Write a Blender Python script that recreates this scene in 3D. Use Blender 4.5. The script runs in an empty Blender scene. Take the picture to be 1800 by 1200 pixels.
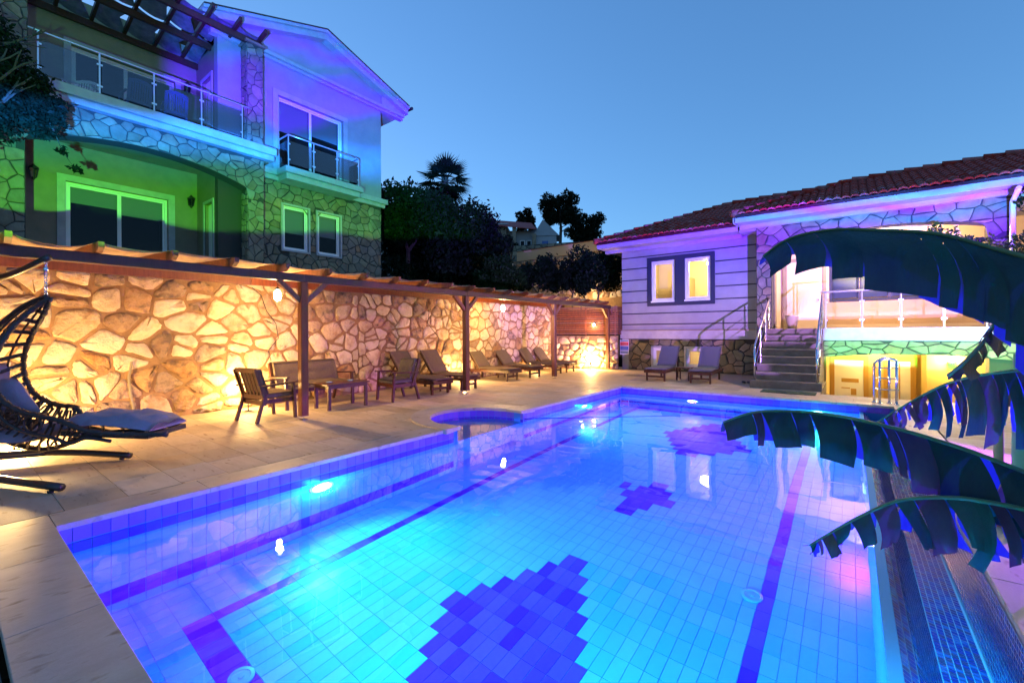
import bpy, math, random
import numpy as np
from mathutils import Vector, Matrix
R = math.radians
sc = bpy.context.scene
COL = sc.collection
random.seed(7)

# ------------------------------------------------------------------ camera
cam_d = bpy.data.cameras.new('camera')
cam = bpy.data.objects.new('camera', cam_d); COL.objects.link(cam)
cam.location = (0, 0, 1.45)
cam_d.sensor_width = 36.0
cam_d.lens = 777.0 / 1800 * 36
cam_d.shift_y = -0.0094
cam.rotation_euler = (Matrix.Rotation(R(37.444), 3, 'Z') @ Matrix.Rotation(R(90), 3, 'X') @ Matrix.Rotation(R(-0.338), 3, 'Z')).to_euler()
cam_d.clip_start = 0.05
cam_d.clip_end = 3000
sc.camera = cam

# ------------------------------------------------------------------ world: dusk sky
world = bpy.data.worlds.new('World'); sc.world = world; world.use_nodes = True
wn = world.node_tree.nodes; wl = world.node_tree.links
bg = wn['Background']
sky = wn.new('ShaderNodeTexSky'); sky.sky_type = 'NISHITA'; sky.sun_disc = False
sky.sun_elevation = R(3.0); sky.sun_rotation = R(275); sky.air_density = 1.0; sky.dust_density = 0.3; sky.ozone_density = 4.0
tint = wn.new('ShaderNodeMixRGB'); tint.blend_type = 'MULTIPLY'; tint.inputs[0].default_value = 1.0
tint.inputs[2].default_value = (1.0, 1.33, 1.8, 1)
gam = wn.new('ShaderNodeGamma'); gam.inputs[1].default_value = 0.70
wl.new(sky.outputs[0], tint.inputs[1]); wl.new(tint.outputs[0], gam.inputs[0]); wl.new(gam.outputs[0], bg.inputs[0])
bg.inputs[1].default_value = 0.122
sc.view_settings.view_transform = 'Standard'; sc.view_settings.look = 'None'
sc.view_settings.exposure = 1.92; sc.view_settings.gamma = 1.0; sc.view_settings.use_curve_mapping = False
sc.render.engine = 'CYCLES'
cy = sc.cycles
cy.max_bounces = 8; cy.diffuse_bounces = 3; cy.glossy_bounces = 4; cy.transmission_bounces = 8; cy.transparent_max_bounces = 12
cy.use_denoising = True; cy.sample_clamp_indirect = 6.0; cy.caustics_reflective = False; cy.caustics_refractive = True
cy.blur_glossy = 0.3

# ------------------------------------------------------------------ helpers
def tag(o, label=None, cat=None, group=None, kind=None):
    if label: o['label'] = label
    if cat: o['category'] = cat
    if group: o['group'] = group
    if kind: o['kind'] = kind
    return o
def thing(name, label, cat, loc=(0, 0, 0), rz=0, group=None):
    o = bpy.data.objects.new(name, None); COL.objects.link(o)
    o.location = loc; o.rotation_euler = (0, 0, rz); o.empty_display_size = 0.2
    return tag(o, label, cat, group)
def dup(root, loc=None, rz=None, label=None, parent=None):
    r = root.copy(); COL.objects.link(r)
    if parent is not None: r.parent = parent
    if loc is not None: r.location = loc
    if rz is not None: r.rotation_euler = (0, 0, rz)
    if label: r['label'] = label
    for c in root.children: dup(c, parent=r)
    return r
def wloc(o):
    p = Vector((0, 0, 0))
    while o is not None: p += o.location; o = o.parent
    return p

class M:
    def __init__(s): s.v = []; s.f = []; s.m = []
    def add(s, vs, fs, mi=0):
        b = len(s.v); s.v.extend([tuple(x) for x in vs]); s.f.extend([tuple(i + b for i in f) for f in fs]); s.m.extend([mi] * len(fs)); return s
    def box(s, a, b, mi=0, fn=None):
        x0, x1 = sorted((a[0], b[0])); y0, y1 = sorted((a[1], b[1])); z0, z1 = sorted((a[2], b[2]))
        vs = [(x0, y0, z0), (x1, y0, z0), (x1, y1, z0), (x0, y1, z0), (x0, y0, z1), (x1, y0, z1), (x1, y1, z1), (x0, y1, z1)]
        if fn: vs = [fn(*p) for p in vs]
        return s.add(vs, [(0, 3, 2, 1), (4, 5, 6, 7), (0, 1, 5, 4), (1, 2, 6, 5), (2, 3, 7, 6), (3, 0, 4, 7)], mi)
    def beam(s, p, q, w, h, mi=0, up=(0, 0, 1), bev=0):
        p = Vector(p); q = Vector(q); d = (q - p).normalized(); u = Vector(up)
        r = d.cross(u)
        if r.length < 1e-4: r = d.cross(Vector((1, 0, 0)))
        r.normalize(); u = r.cross(d).normalized()
        vs = []
        if bev > 0:
            prof = [(-w/2+bev, -h/2), (w/2-bev, -h/2), (w/2, -h/2+bev), (w/2, h/2-bev), (w/2-bev, h/2), (-w/2+bev, h/2), (-w/2, h/2-bev), (-w/2, -h/2+bev)]
        else: prof = [(-w/2, -h/2), (w/2, -h/2), (w/2, h/2), (-w/2, h/2)]
        n = len(prof)
        for c in (p, q):
            for a, b in prof: vs.append(c + r * a + u * b)
        fs = [tuple(range(n))[::-1], tuple(range(n, 2 * n))] + [(i, (i + 1) % n, n + (i + 1) % n, n + i) for i in range(n)]
        return s.add(vs, fs, mi)
    def tube(s, pts, r, n=8, mi=0, closed=False, caps=True):
        P = [Vector(p) for p in pts]; k = len(P)
        rs = r if isinstance(r, (list, tuple)) else [r] * k
        vs = []; prev = None
        for i, p in enumerate(P):
            if closed: d = P[(i + 1) % k] - P[i - 1]
            else: d = P[min(i + 1, k - 1)] - P[max(i - 1, 0)]
            d.normalize()
            if prev is None:
                a = Vector((0, 0, 1)) if abs(d.z) < 0.9 else Vector((1, 0, 0))
                x = d.cross(a).normalized()
            else:
                x = prev - d * prev.dot(d)
                if x.length < 1e-5: x = d.cross(Vector((0.3, 0.5, 0.8)))
                x.normalize()
            prev = x; y = d.cross(x)
            for j in range(n):
                t = 2 * math.pi * j / n
                vs.append(p + (x * math.cos(t) + y * math.sin(t)) * rs[i])
        fs = []
        for i in range(k if closed else k - 1):
            a = i * n; b = ((i + 1) % k) * n
            for j in range(n): fs.append((a + j, a + (j + 1) % n, b + (j + 1) % n, b + j))
        if caps and not closed: fs.append(tuple(range(n))[::-1]); fs.append(tuple(range((k - 1) * n, k * n)))
        return s.add(vs, fs, mi)
    def lathe(s, prof, c=(0, 0, 0), n=20, mi=0, caps=True):
        vs = []; k = len(prof)
        for (r, z) in prof:
            for j in range(n):
                t = 2 * math.pi * j / n; vs.append((c[0] + r * math.cos(t), c[1] + r * math.sin(t), c[2] + z))
        fs = [(i * n + j, i * n + (j + 1) % n, (i + 1) * n + (j + 1) % n, (i + 1) * n + j) for i in range(k - 1) for j in range(n)]
        if caps: fs.append(tuple(range(n))[::-1]); fs.append(tuple(range((k - 1) * n, k * n)))
        return s.add(vs, fs, mi)
    def prism(s, poly, d0, d1, fn, mi=0):
        n = len(poly)
        vs = [fn(a, d0, b) for a, b in poly] + [fn(a, d1, b) for a, b in poly]
        fs = [tuple(range(n)), tuple(range(n, 2 * n))[::-1]] + [(i, n + i, n + (i + 1) % n, (i + 1) % n) for i in range(n)]
        return s.add(vs, fs, mi)
    def build(s, name, mats, parent=None, smooth=False, kind=None, label=None, bevel=0, cat=None, group=None, fixn=True):
        me = bpy.data.meshes.new(name)
        off = wloc(parent) if parent is not None else Vector((0, 0, 0))
        me.from_pydata([(v[0] - off.x, v[1] - off.y, v[2] - off.z) for v in s.v], [], s.f)
        if not isinstance(mats, (list, tuple)): mats = [mats]
        for m in mats: me.materials.append(m)
        if len(mats) > 1: me.polygons.foreach_set('material_index', s.m)
        if smooth: me.polygons.foreach_set('use_smooth', [True] * len(me.polygons))
        me.validate(); me.update()
        o = bpy.data.objects.new(name, me); COL.objects.link(o)
        if parent is not None: o.parent = parent
        if bevel:
            md = o.modifiers.new('bevel', 'BEVEL'); md.width = bevel; md.segments = 2; md.limit_method = 'ANGLE'; md.harden_normals = False
        return tag(o, label, cat, group, kind)

def fX(X, sgn=1):   # facade facing +X : (s, d, z) -> world
    return lambda s, d, z: (X + sgn * d, s, z)
def fY(Y):          # facade facing -Y
    return lambda s, d, z: (s, Y - d, z)

def panel(mb, s0, s1, z0, z1, holes, d0, d1, fn, mi=0):
    """a wall slab with rectangular openings; d0<d1 outward"""
    xs = sorted({s0, s1, *[h[0] for h in holes], *[h[1] for h in holes]}); zs = sorted({z0, z1, *[h[2] for h in holes], *[h[3] for h in holes]})
    xs = [x for x in xs if s0 <= x <= s1]; zs = [z for z in zs if z0 <= z <= z1]
    inside = lambda x, z: any(h[0] < x < h[1] and h[2] < z < h[3] for h in holes)
    nx, nz = len(xs) - 1, len(zs) - 1
    solid = [[not inside((xs[i] + xs[i+1]) / 2, (zs[j] + zs[j+1]) / 2) for j in range(nz)] for i in range(nx)]
    for i in range(nx):
        for j in range(nz):
            if not solid[i][j]: continue
            a, b, c, d = xs[i], xs[i+1], zs[j], zs[j+1]
            for dd, fl in ((d1, 0), (d0, 1)):
                vs = [fn(a, dd, c), fn(b, dd, c), fn(b, dd, d), fn(a, dd, d)]
                mb.add(vs, [(0, 1, 2, 3) if fl else (0, 1, 2, 3)], mi)
            nb = [(i-1, j, (a, c), (a, d)), (i+1, j, (b, c), (b, d)), (i, j-1, (a, c), (b, c)), (i, j+1, (a, d), (b, d))]
            for ii, jj, p, q in nb:
                if ii < 0 or jj < 0 or ii >= nx or jj >= nz or not solid[ii][jj]:
                    mb.add([fn(p[0], d0, p[1]), fn(q[0], d0, q[1]), fn(q[0], d1, q[1]), fn(p[0], d1, p[1])], [(0, 1, 2, 3)], mi)
    return mb

def voronoi(s0, s1, z0, z1, cw, ch, seed, jit=0.38):
    rnd = random.Random(seed); nx = max(1, round((s1 - s0) / cw)); nz = max(1, round((z1 - z0) / ch))
    cw = (s1 - s0) / nx; ch = (z1 - z0) / nz
    S = {}
    for i in range(-1, nx + 1):
        for j in range(-1, nz + 1):
            S[i, j] = ((s0 + (i + 0.5 + (0.25 if j % 2 else -0.25) + rnd.uniform(-jit, jit)) * cw), z0 + (j + 0.5 + rnd.uniform(-jit, jit)) * ch)
    out = []; asp = cw / ch
    for i in range(-1, nx + 1):
        for j in range(nz):
            c = S[i, j]; poly = [(c[0] - 1.6 * cw, c[1] - 1.6 * ch), (c[0] + 1.6 * cw, c[1] - 1.6 * ch), (c[0] + 1.6 * cw, c[1] + 1.6 * ch), (c[0] - 1.6 * cw, c[1] + 1.6 * ch)]
            for di in (-2, -1, 0, 1, 2):
                for dj in (-2, -1, 0, 1, 2):
                    q = S.get((i + di, j + dj))
                    if q is None or (di == 0 and dj == 0): continue
                    mx, mz = (c[0] + q[0]) / 2, (c[1] + q[1]) / 2; nxx, nzz = (q[0] - c[0]) / asp / asp, (q[1] - c[1])
                    poly = clip(poly, mx, mz, nxx, nzz)
            for (mx, mz, a, b) in ((s0, 0, -1, 0), (s1, 0, 1, 0), (0, z0, 0, -1), (0, z1, 0, 1)): poly = clip(poly, mx, mz, a, b)
            if len(poly) >= 3: out.append(poly)
    return out
def split(polys, p, seed):
    rn = random.Random(seed); out = []
    for q in polys:
        if rn.random() < p and len(q) >= 4:
            cx = sum(a for a, b in q) / len(q) + rn.uniform(-.05, .05); cz = sum(b for a, b in q) / len(q) + rn.uniform(-.05, .05); t = rn.uniform(0, 3.14)
            a = clip(q, cx, cz, math.cos(t), math.sin(t)); b = clip(q, cx, cz, -math.cos(t), -math.sin(t)); out += [x for x in (a, b) if len(x) >= 3]
        else: out.append(q)
    return out
def clip(poly, mx, mz, nx, nz):
    if not poly: return poly
    out = []; k = len(poly); D = [(p[0] - mx) * nx + (p[1] - mz) * nz for p in poly]
    for i in range(k):
        a, b = poly[i], poly[(i + 1) % k]; da, db = D[i], D[(i + 1) % k]
        if da <= 0: out.append(a)
        if (da < 0 < db) or (db < 0 < da):
            t = da / (da - db); out.append((a[0] + (b[0] - a[0]) * t, a[1] + (b[1] - a[1]) * t))
    return out
def area(p): return 0.5 * sum(p[i][0] * p[(i+1) % len(p)][1] - p[(i+1) % len(p)][0] * p[i][1] for i in range(len(p)))
def inset(p, g):
    if area(p) < 0: p = p[::-1]
    q = p; k = len(p)
    for i in range(k):
        a, b = p[i], p[(i + 1) % k]; dx, dz = b[0] - a[0], b[1] - a[1]; L = math.hypot(dx, dz)
        if L < 1e-6: continue
        nx, nz = dz / L, -dx / L
        q = clip(q, a[0] - nx * g, a[1] - nz * g, nx, nz)
        if len(q) < 3: return []
    return q
def chaikin(p, t=0.25):
    out = []
    for i in range(len(p)):
        a, b = p[i], p[(i + 1) % len(p)]
        out.append((a[0] * (1 - t) + b[0] * t, a[1] * (1 - t) + b[1] * t)); out.append((a[0] * t + b[0] * (1 - t), a[1] * t + b[1] * (1 - t)))
    return out
def dedupe(p, e=0.008):
    q = []
    for a in p:
        if not q or math.hypot(a[0] - q[-1][0], a[1] - q[-1][1]) > e: q.append(a)
    if len(q) > 1 and math.hypot(q[0][0] - q[-1][0], q[0][1] - q[-1][1]) < e: q.pop()
    return q
def stone_mesh(poly, depth, fn, rnd, dome=0.5, base=0.0, rough=0.0):
    n = len(poly); cx = sum(a for a, b in poly) / n; cz = sum(b for a, b in poly) / n
    mb = M(); tilt = rnd.uniform(-.25, .25) * depth; tz = rnd.uniform(-.25, .25) * depth
    dp = depth * rnd.uniform(0.75, 1.2)
    r0 = [(a, base, b) for a, b in poly]
    r1 = [(cx + (a - cx) * 0.97, base + dp * (1 - dome), cz + (b - cz) * 0.97) for a, b in poly]
    L = max(abs(a - cx) for a, b in poly) + 1e-6
    r2 = [(cx + (a - cx) * 0.80 + rnd.uniform(-rough, rough), base + dp + tilt * (a - cx) / L + tz * (b - cz) / L + rnd.uniform(-1, 1) * depth * 0.12, cz + (b - cz) * 0.80 + rnd.uniform(-rough, rough)) for a, b in poly]
    c = (cx, base + dp * 1.05, cz)
    vs = [fn(*p) for p in r0 + r1 + r2 + [c]]
    fs = []
    for i in range(n):
        j = (i + 1) % n
        fs += [(i, j, n + j, n + i), (n + i, n + j, 2 * n + j, 2 * n + i), (2 * n + i, 2 * n + j, 3 * n)]
    mb.add(vs, fs); return mb
def stones(polys, fn, mats, parent, seed, gap=0.014, depth=0.03, round_=1, name='stone', dome=0.5, keep=None, clampf=None, base=0.0, limit=300, smooth=True, minA=0.004, rough=0.0, kt=0.25):
    rnd = random.Random(seed); done = []
    for p in polys:
        q = inset(p, gap * rnd.uniform(0.7, 1.4))
        if len(q) < 3: continue
        q = dedupe(q)
        if round_ == 0:
            qq = []
            for i in range(len(q)):
                a, b = q[i], q[(i + 1) % len(q)]; qq.append(a)
                L = math.hypot(b[0] - a[0], b[1] - a[1])
                if L > 0.12: qq.append(((a[0] + b[0]) / 2 + rnd.uniform(-.03, .03) * L * 2, (a[1] + b[1]) / 2 + rnd.uniform(-.03, .03) * L * 2))
            q = qq
        for _ in range(round_): q = dedupe(chaikin(q, kt))
        if round_: q = [(a + rnd.uniform(-.012, .012), b + rnd.uniform(-.012, .012)) for a, b in q]
        if clampf: q = dedupe([clampf(a, b) for a, b in q], 0.004)
        if len(q) < 3 or abs(area(q)) < minA: continue
        if keep and not keep(sum(a for a, b in q) / len(q), sum(b for a, b in q) / len(q)): continue
        done.append((abs(area(q)), q))
    done.sort(key=lambda t: -t[0])
    rest = None
    for k, (A, q) in enumerate(done):
        mb = stone_mesh(q, depth, fn, rnd, dome, base, rough)
        mt = mats[rnd.randrange(len(mats))] if isinstance(mats, list) else mats
        if k < limit: mb.build(name, mt, parent, smooth=smooth)
        else:
            if rest is None: rest = M()
            rest.add(mb.v, mb.f)
    if rest is not None: rest.build('small_stones', mats[0] if isinstance(mats, list) else mats, parent, kind='stuff')

# ------------------------------------------------------------------ materials
def nt(m): return m.node_tree.nodes, m.node_tree.links
def mk(name, col, rough=0.6, col2=None, scale=6.0, metal=0.0, bump=0.0, bscale=30.0, rand=0.0, stretch=None, spec=0.5, detail=6, thr=(0.35, 0.65), world_co=False, emit=None, estr=0, extra=None):
    m = bpy.data.materials.new(name); m.use_nodes = True; N, L = nt(m)
    b = N['Principled BSDF']; b.inputs['Roughness'].default_value = rough; b.inputs['Metallic'].default_value = metal
    b.inputs['Specular IOR Level'].default_value = spec
    c4 = lambda c: (c[0], c[1], c[2], 1)
    b.inputs['Base Color'].default_value = c4(col)
    co = None
    if col2 or bump:
        if world_co:
            g = N.new('ShaderNodeNewGeometry'); co = g.outputs['Position']
        else:
            t = N.new('ShaderNodeTexCoord'); co = t.outputs['Object']
        if stretch:
            mp = N.new('ShaderNodeMapping'); mp.inputs['Scale'].default_value = stretch; L.new(co, mp.inputs[0]); co = mp.outputs[0]
    out = None
    if col2:
        n = N.new('ShaderNodeTexNoise'); n.inputs['Scale'].default_value = scale; n.inputs['Detail'].default_value = detail; n.inputs['Roughness'].default_value = 0.62
        L.new(co, n.inputs['Vector'])
        r = N.new('ShaderNodeValToRGB'); r.color_ramp.elements[0].position = thr[0]; r.color_ramp.elements[1].position = thr[1]
        r.color_ramp.elements[0].color = c4(col); r.color_ramp.elements[1].color = c4(col2)
        L.new(n.outputs['Fac'], r.inputs[0]); out = r.outputs[0]
        if extra:
            n3 = N.new('ShaderNodeTexNoise'); n3.inputs['Scale'].default_value = extra[1]; n3.inputs['Detail'].default_value = 8; L.new(co, n3.inputs['Vector'])
            r3 = N.new('ShaderNodeValToRGB'); r3.color_ramp.elements[0].position = extra[2]; r3.color_ramp.elements[1].position = extra[3]
            L.new(n3.outputs['Fac'], r3.inputs[0])
            mx = N.new('ShaderNodeMixRGB'); mx.inputs[2].default_value = c4(extra[0]); L.new(r3.outputs[0], mx.inputs[0]); L.new(out, mx.inputs[1]); out = mx.outputs[0]
    if rand:
        oi = N.new('ShaderNodeObjectInfo'); hs = N.new('ShaderNodeHueSaturation')
        mr = N.new('ShaderNodeMapRange'); mr.inputs[3].default_value = 1 - rand; mr.inputs[4].default_value = 1 + rand
        L.new(oi.outputs['Random'], mr.inputs[0]); L.new(mr.outputs[0], hs.inputs['Value'])
        m2 = N.new('ShaderNodeMath'); m2.operation = 'MULTIPLY'; m2.inputs[1].default_value = 7.13; L.new(oi.outputs['Random'], m2.inputs[0])
        fr = N.new('ShaderNodeMath'); fr.operation = 'FRACT'; L.new(m2.outputs[0], fr.inputs[0])
        mr2 = N.new('ShaderNodeMapRange'); mr2.inputs[3].default_value = 1 - rand; mr2.inputs[4].default_value = 1 + rand * .8
        L.new(fr.outputs[0], mr2.inputs[0]); L.new(mr2.outputs[0], hs.inputs['Saturation'])
        if out is not None: L.new(out, hs.inputs['Color'])
        else: hs.inputs['Color'].default_value = c4(col)
        out = hs.outputs[0]
    if out is not None: L.new(out, b.inputs['Base Color'])
    if bump:
        n2 = N.new('ShaderNodeTexNoise'); n2.inputs['Scale'].default_value = bscale; n2.inputs['Detail'].default_value = 7; n2.inputs['Roughness'].default_value = 0.65; L.new(co, n2.inputs['Vector'])
        bp = N.new('ShaderNodeBump'); bp.inputs['Strength'].default_value = 1.0; bp.inputs['Distance'].default_value = bump; L.new(n2.outputs['Fac'], bp.inputs['Height']); L.new(bp.outputs[0], b.inputs['Normal'])
    if emit: b.inputs['Emission Color'].default_value = c4(emit); b.inputs['Emission Strength'].default_value = estr
    return m
def glassy(name, tintc=(1, 1, 1), rough=0.0, ior=1.5, boost=0.0):
    m = bpy.data.materials.new(name); m.use_nodes = True; N, L = nt(m); N.remove(N['Principled BSDF'])
    t = N.new('ShaderNodeBsdfTransparent'); t.inputs[0].default_value = (*tintc, 1)
    g = N.new('ShaderNodeBsdfGlossy'); g.inputs['Roughness'].default_value = rough
    f = N.new('ShaderNodeFresnel'); f.inputs[0].default_value = ior
    x = N.new('ShaderNodeMixShader')
    if boost:
        a = N.new('ShaderNodeMath'); a.operation = 'ADD'; a.inputs[1].default_value = boost; L.new(f.outputs[0], a.inputs[0]); L.new(a.outputs[0], x.inputs[0])
    else: L.new(f.outputs[0], x.inputs[0])
    L.new(t.outputs[0], x.inputs[1]); L.new(g.outputs[0], x.inputs[2]); L.new(x.outputs[0], N['Material Output'].inputs[0])
    return m
def translucent(name, col, tcol, w=0.4, rough=0.5, rand=0.15, bump=0.004, bscale=60, stretch=None):
    m = mk(name, col, rough, spec=.12 if 'foliage' in name else .35, col2=tuple(c * 2.4 for c in col), scale=9 if 'banana' in name else 4, rand=rand, bump=bump, bscale=bscale, stretch=stretch); N, L = nt(m)
    t = N.new('ShaderNodeBsdfTranslucent'); t.inputs[0].default_value = (*tcol, 1)
    x = N.new('ShaderNodeMixShader'); x.inputs[0].default_value = w
    L.new(N['Principled BSDF'].outputs[0], x.inputs[1]); L.new(t.outputs[0], x.inputs[2]); L.new(x.outputs[0], N['Material Output'].inputs[0])
    return m
def emis(name, col, s):
    m = bpy.data.materials.new(name); m.use_nodes = True; N, L = nt(m); N.remove(N['Principled BSDF'])
    e = N.new('ShaderNodeEmission'); e.inputs[0].default_value = (*col, 1); e.inputs[1].default_value = s
    L.new(e.outputs[0], N['Material Output'].inputs[0]); return m

T = {}
T['travertine'] = mk('travertine', (.42, .33, .23), .6, (.50, .40, .29), scale=2.2, rand=.18, bump=.002, bscale=40, stretch=(1, 3.5, 1), spec=.22, extra=((.24, .15, .09), 5.5, .60, .74), world_co=True)
T['travertine_far'] = T['travertine']
T['joint'] = mk('paving_joint', (.13, .09, .06), .9)
T['coping'] = mk('coping_stone', (.38, .31, .24), .5, (.46, .39, .31), scale=3, rand=.07, bump=.0015, bscale=50, stretch=(2.5, 1, 1), world_co=True, extra=((.22, .16, .10), 6, .58, .72))
T['rub1'] = mk('rubble_pale', (.54, .40, .25), .88, (.70, .56, .38), scale=3.0, rand=.2, bump=.05, bscale=17, world_co=True, extra=((.40, .25, .13), 4, .54, .70))
T['rub2'] = mk('rubble_tan', (.34, .19, .10), .88, (.48, .32, .18), scale=5.0, rand=.25, bump=.06, bscale=19, world_co=True, extra=((.17, .11, .08), 7, .5, .66))
T['mortar'] = mk('mortar', (.32, .19, .09), .95, (.24, .14, .065), scale=8, bump=.012, bscale=45)
T['clad1'] = mk('cladding_stone_grey', (.14, .125, .085), .8, (.22, .20, .14), scale=3.0, rand=.25, bump=.010, bscale=22, world_co=True)
T['clad2'] = mk('cladding_stone_buff', (.17, .125, .08), .8, (.26, .20, .13), scale=4, rand=.25, bump=.010, bscale=22, world_co=True)
T['clad_mortar'] = mk('dark_mortar', (.045, .045, .04), .95)
T['white'] = mk('white_render', (.30, .30, .31), .75, (.26, .26, .27), scale=2.5, bump=.002, bscale=90)
T['white_trim'] = mk('white_trim', (.40, .40, .41), .6, (.33, .33, .34), scale=5, bump=.001, bscale=60)
T['cream'] = mk('cream_render', (.24, .20, .14), .8, (.20, .17, .12), scale=3, bump=.002, bscale=90)
T['navy_paint'] = mk('navy_paint', (.015, .017, .05), .5)
T['groove'] = mk('dark_groove', (.02, .02, .035), .7)
T['pvc'] = mk('white_window_frame', (.75, .75, .74), .35)
T['wood'] = mk('stained_pine', (.11, .028, .008), .5, (.18, .05, .013), scale=4, rand=.15, bump=.002, bscale=60, stretch=(6, 6, 1))
T['wood_dark'] = mk('dark_stained_beam', (.035, .012, .008), .5, (.06, .02, .01), scale=4, bump=.002, bscale=60, stretch=(6, 6, 1))
T['teak'] = mk('dark_teak', (.048, .013, .006), .45, (.085, .026, .010), scale=5, rand=.15, bump=.0015, bscale=70, stretch=(8, 8, 2))
T['fabric'] = mk('taupe_cushion', (.11, .078, .055), .92, (.135, .10, .07), scale=30, bump=.012, bscale=9, rand=.06)
T['fabric_dark'] = mk('charcoal_cushion', (.085, .07, .065), .92, (.11, .09, .08), scale=30, bump=.014, bscale=10)
T['canopy'] = translucent('canopy_cloth', (.32, .22, .12), (.40, .28, .15), .4, .9, 0, .004, 40)
T['rattan'] = mk('black_rattan', (.012, .012, .018), .42, (.03, .028, .03), scale=40, bump=.003, bscale=140)
T['pad'] = mk('lilac_grey_pad', (.27, .23, .33), .92, (.22, .19, .28), scale=8, bump=.006, bscale=22)
T['steel_black'] = mk('black_steel', (.03, .022, .02), .35, spec=.6)
T['chrome'] = mk('polished_steel', (.75, .75, .77), .13, metal=1.0)
T['alu'] = mk('satin_aluminium', (.70, .71, .74), .3, metal=.8)
T['glass'] = glassy('window_glass', (.62, .66, .68), ior=1.3)
T['glass_tint'] = glassy('smoked_glass', (.68, .69, .72), boost=.03)
T['glass_bronze'] = glassy('bronze_glass', (.93, .86, .77), boost=.01)
T['blind'] = mk('roller_blind', (.30, .33, .31), .9)
T['dark'] = mk('dark_interior', (.008, .009, .014), .9)
T['iron'] = mk('black_iron', (.015, .015, .015), .5)
T['terracotta'] = mk('terracotta_tile', (.24, .022, .014), .75, (.34, .04, .025), scale=8, rand=.25, bump=.003, bscale=50)
T['plastic_blue'] = mk('blue_plastic', (.03, .09, .28), .4)
T['concrete'] = mk('weathered_step_stone', (.13, .11, .09), .8, (.20, .17, .15), scale=4, bump=.003, bscale=50, rand=.08)
T['soil'] = mk('dark_soil', (.012, .01, .007), .95, (.02, .017, .012), scale=3, bump=.02, bscale=12)
T['mat_green'] = mk('green_doormat', (.004, .045, .03), .95, bump=.004, bscale=300)
T['tile_light'] = mk('pale_blue_pool_tile', (.025, .22, .58), .25, (.03, .25, .63), scale=3, rand=.035)
T['tile_dark'] = mk('cobalt_pool_tile', (.035, .008, .30), .25, (.045, .012, .36), scale=5, rand=.05)
T['tile_mid'] = mk('mid_blue_pool_tile', (.17, .09, .55), .25, rand=.06)
T['grout'] = mk('pool_grout', (.025, .185, .52), .6)
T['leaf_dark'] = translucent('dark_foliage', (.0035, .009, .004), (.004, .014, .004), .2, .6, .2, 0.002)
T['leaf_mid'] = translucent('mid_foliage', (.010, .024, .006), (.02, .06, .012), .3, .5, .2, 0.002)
T['leaf_backlit'] = translucent('banana_leaf_backlit', (.003, .020, .012), (.04, .06, .34), .55, .35, .2, .0025, 16, (1, 1, .12))  # back half of the same blade: blue backlight put into its translucent colour
T['leaf_banana'] = translucent('banana_leaf', (.003, .020, .010), (.04, .09, .14), .10, .38, .2, .004, 40, (1, 1, .08))
T['leaf_brown'] = translucent('banana_leaf_dry', (.05, .022, .018), (.12, .05, .10), .35, .6, .2, .004, 40, (1, 1, .08))
T['midrib'] = mk('banana_midrib', (.10, .16, .06), .45)
T['bark'] = mk('bark', (.06, .045, .035), .9, (.10, .08, .06), scale=10, bump=.02, bscale=18)
# ------------------------------------------------------------------ lights
def light(kind, loc, col, power, parent=None, name='lamp_light', size=0.03, spot=None, blend=0.5, aim=None):
    d = bpy.data.lights.new(name, kind); d.color = col; d.energy = power
    if kind in ('POINT', 'SPOT'): d.shadow_soft_size = size
    if kind == 'SPOT': d.spot_size = R(spot); d.spot_blend = blend
    if kind == 'AREA': d.size = size
    o = bpy.data.objects.new(name, d); COL.objects.link(o); o.location = loc
    if aim is not None:
        o.rotation_euler = (Vector(aim) - Vector(loc)).to_track_quat('-Z', 'Y').to_euler()
    if parent is not None: o.parent = parent; o.location = Vector(loc) - wloc(parent)
    return o
def gobo(o, kind, ramp, noise=None, nscale=5.0, stretch=(1, 1, 1)):
    """colour wheel of an assumed effect projector: colour changes with the beam's elevation (and blotches)"""
    d = o.data; d.use_nodes = True; N, L = d.node_tree.nodes, d.node_tree.links
    e = N['Emission']; g = N.new('ShaderNodeNewGeometry')
    neg = N.new('ShaderNodeVectorMath'); neg.operation = 'SCALE'; neg.inputs['Scale'].default_value = GOBO_SIGN; L.new(g.outputs['Incoming'], neg.inputs[0])
    sp = N.new('ShaderNodeSeparateXYZ'); L.new(neg.outputs[0], sp.inputs[0])
    add = sp.outputs['Z']
    if noise:
        mp = N.new('ShaderNodeMapping'); mp.inputs['Scale'].default_value = stretch; L.new(neg.outputs[0], mp.inputs[0])
        n = N.new('ShaderNodeTexNoise'); n.inputs['Scale'].default_value = nscale; n.inputs['Detail'].default_value = 1.5; L.new(mp.outputs[0], n.inputs['Vector'])
        m = N.new('ShaderNodeMath'); m.operation = 'MULTIPLY_ADD'; m.inputs[1].default_value = noise; L.new(n.outputs['Fac'], m.inputs[0])
        m2 = N.new('ShaderNodeMath'); m2.operation = 'SUBTRACT'; m2.inputs[1].default_value = noise * .5; L.new(sp.outputs['Z'], m2.inputs[0]); L.new(m2.outputs[0], m.inputs[2]); add = m.outputs[0]
    r = N.new('ShaderNodeValToRGB'); el = r.color_ramp.elements
    while len(el) < len(ramp): el.new(0.5)
    for k, (p, c) in enumerate(ramp): el[k].position = p; el[k].color = (*c, 1)
    L.new(add, r.inputs[0]); L.new(r.outputs[0], e.inputs['Color']); e.inputs['Strength'].default_value = 1.0
GOBO_SIGN = 1.0
WARM = (1.0, .56, .16)

# ------------------------------------------------------------------ ground sheet
PX0, PX1, PY0, PY1 = -4.79, 0.16, 0.53, 10.98        # pool basin
ZW = -0.155; ZF = -1.70
EC, ERX, ERY = (-4.95, 5.70), 1.02, .87             # roman-end lobe
g = M()
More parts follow.
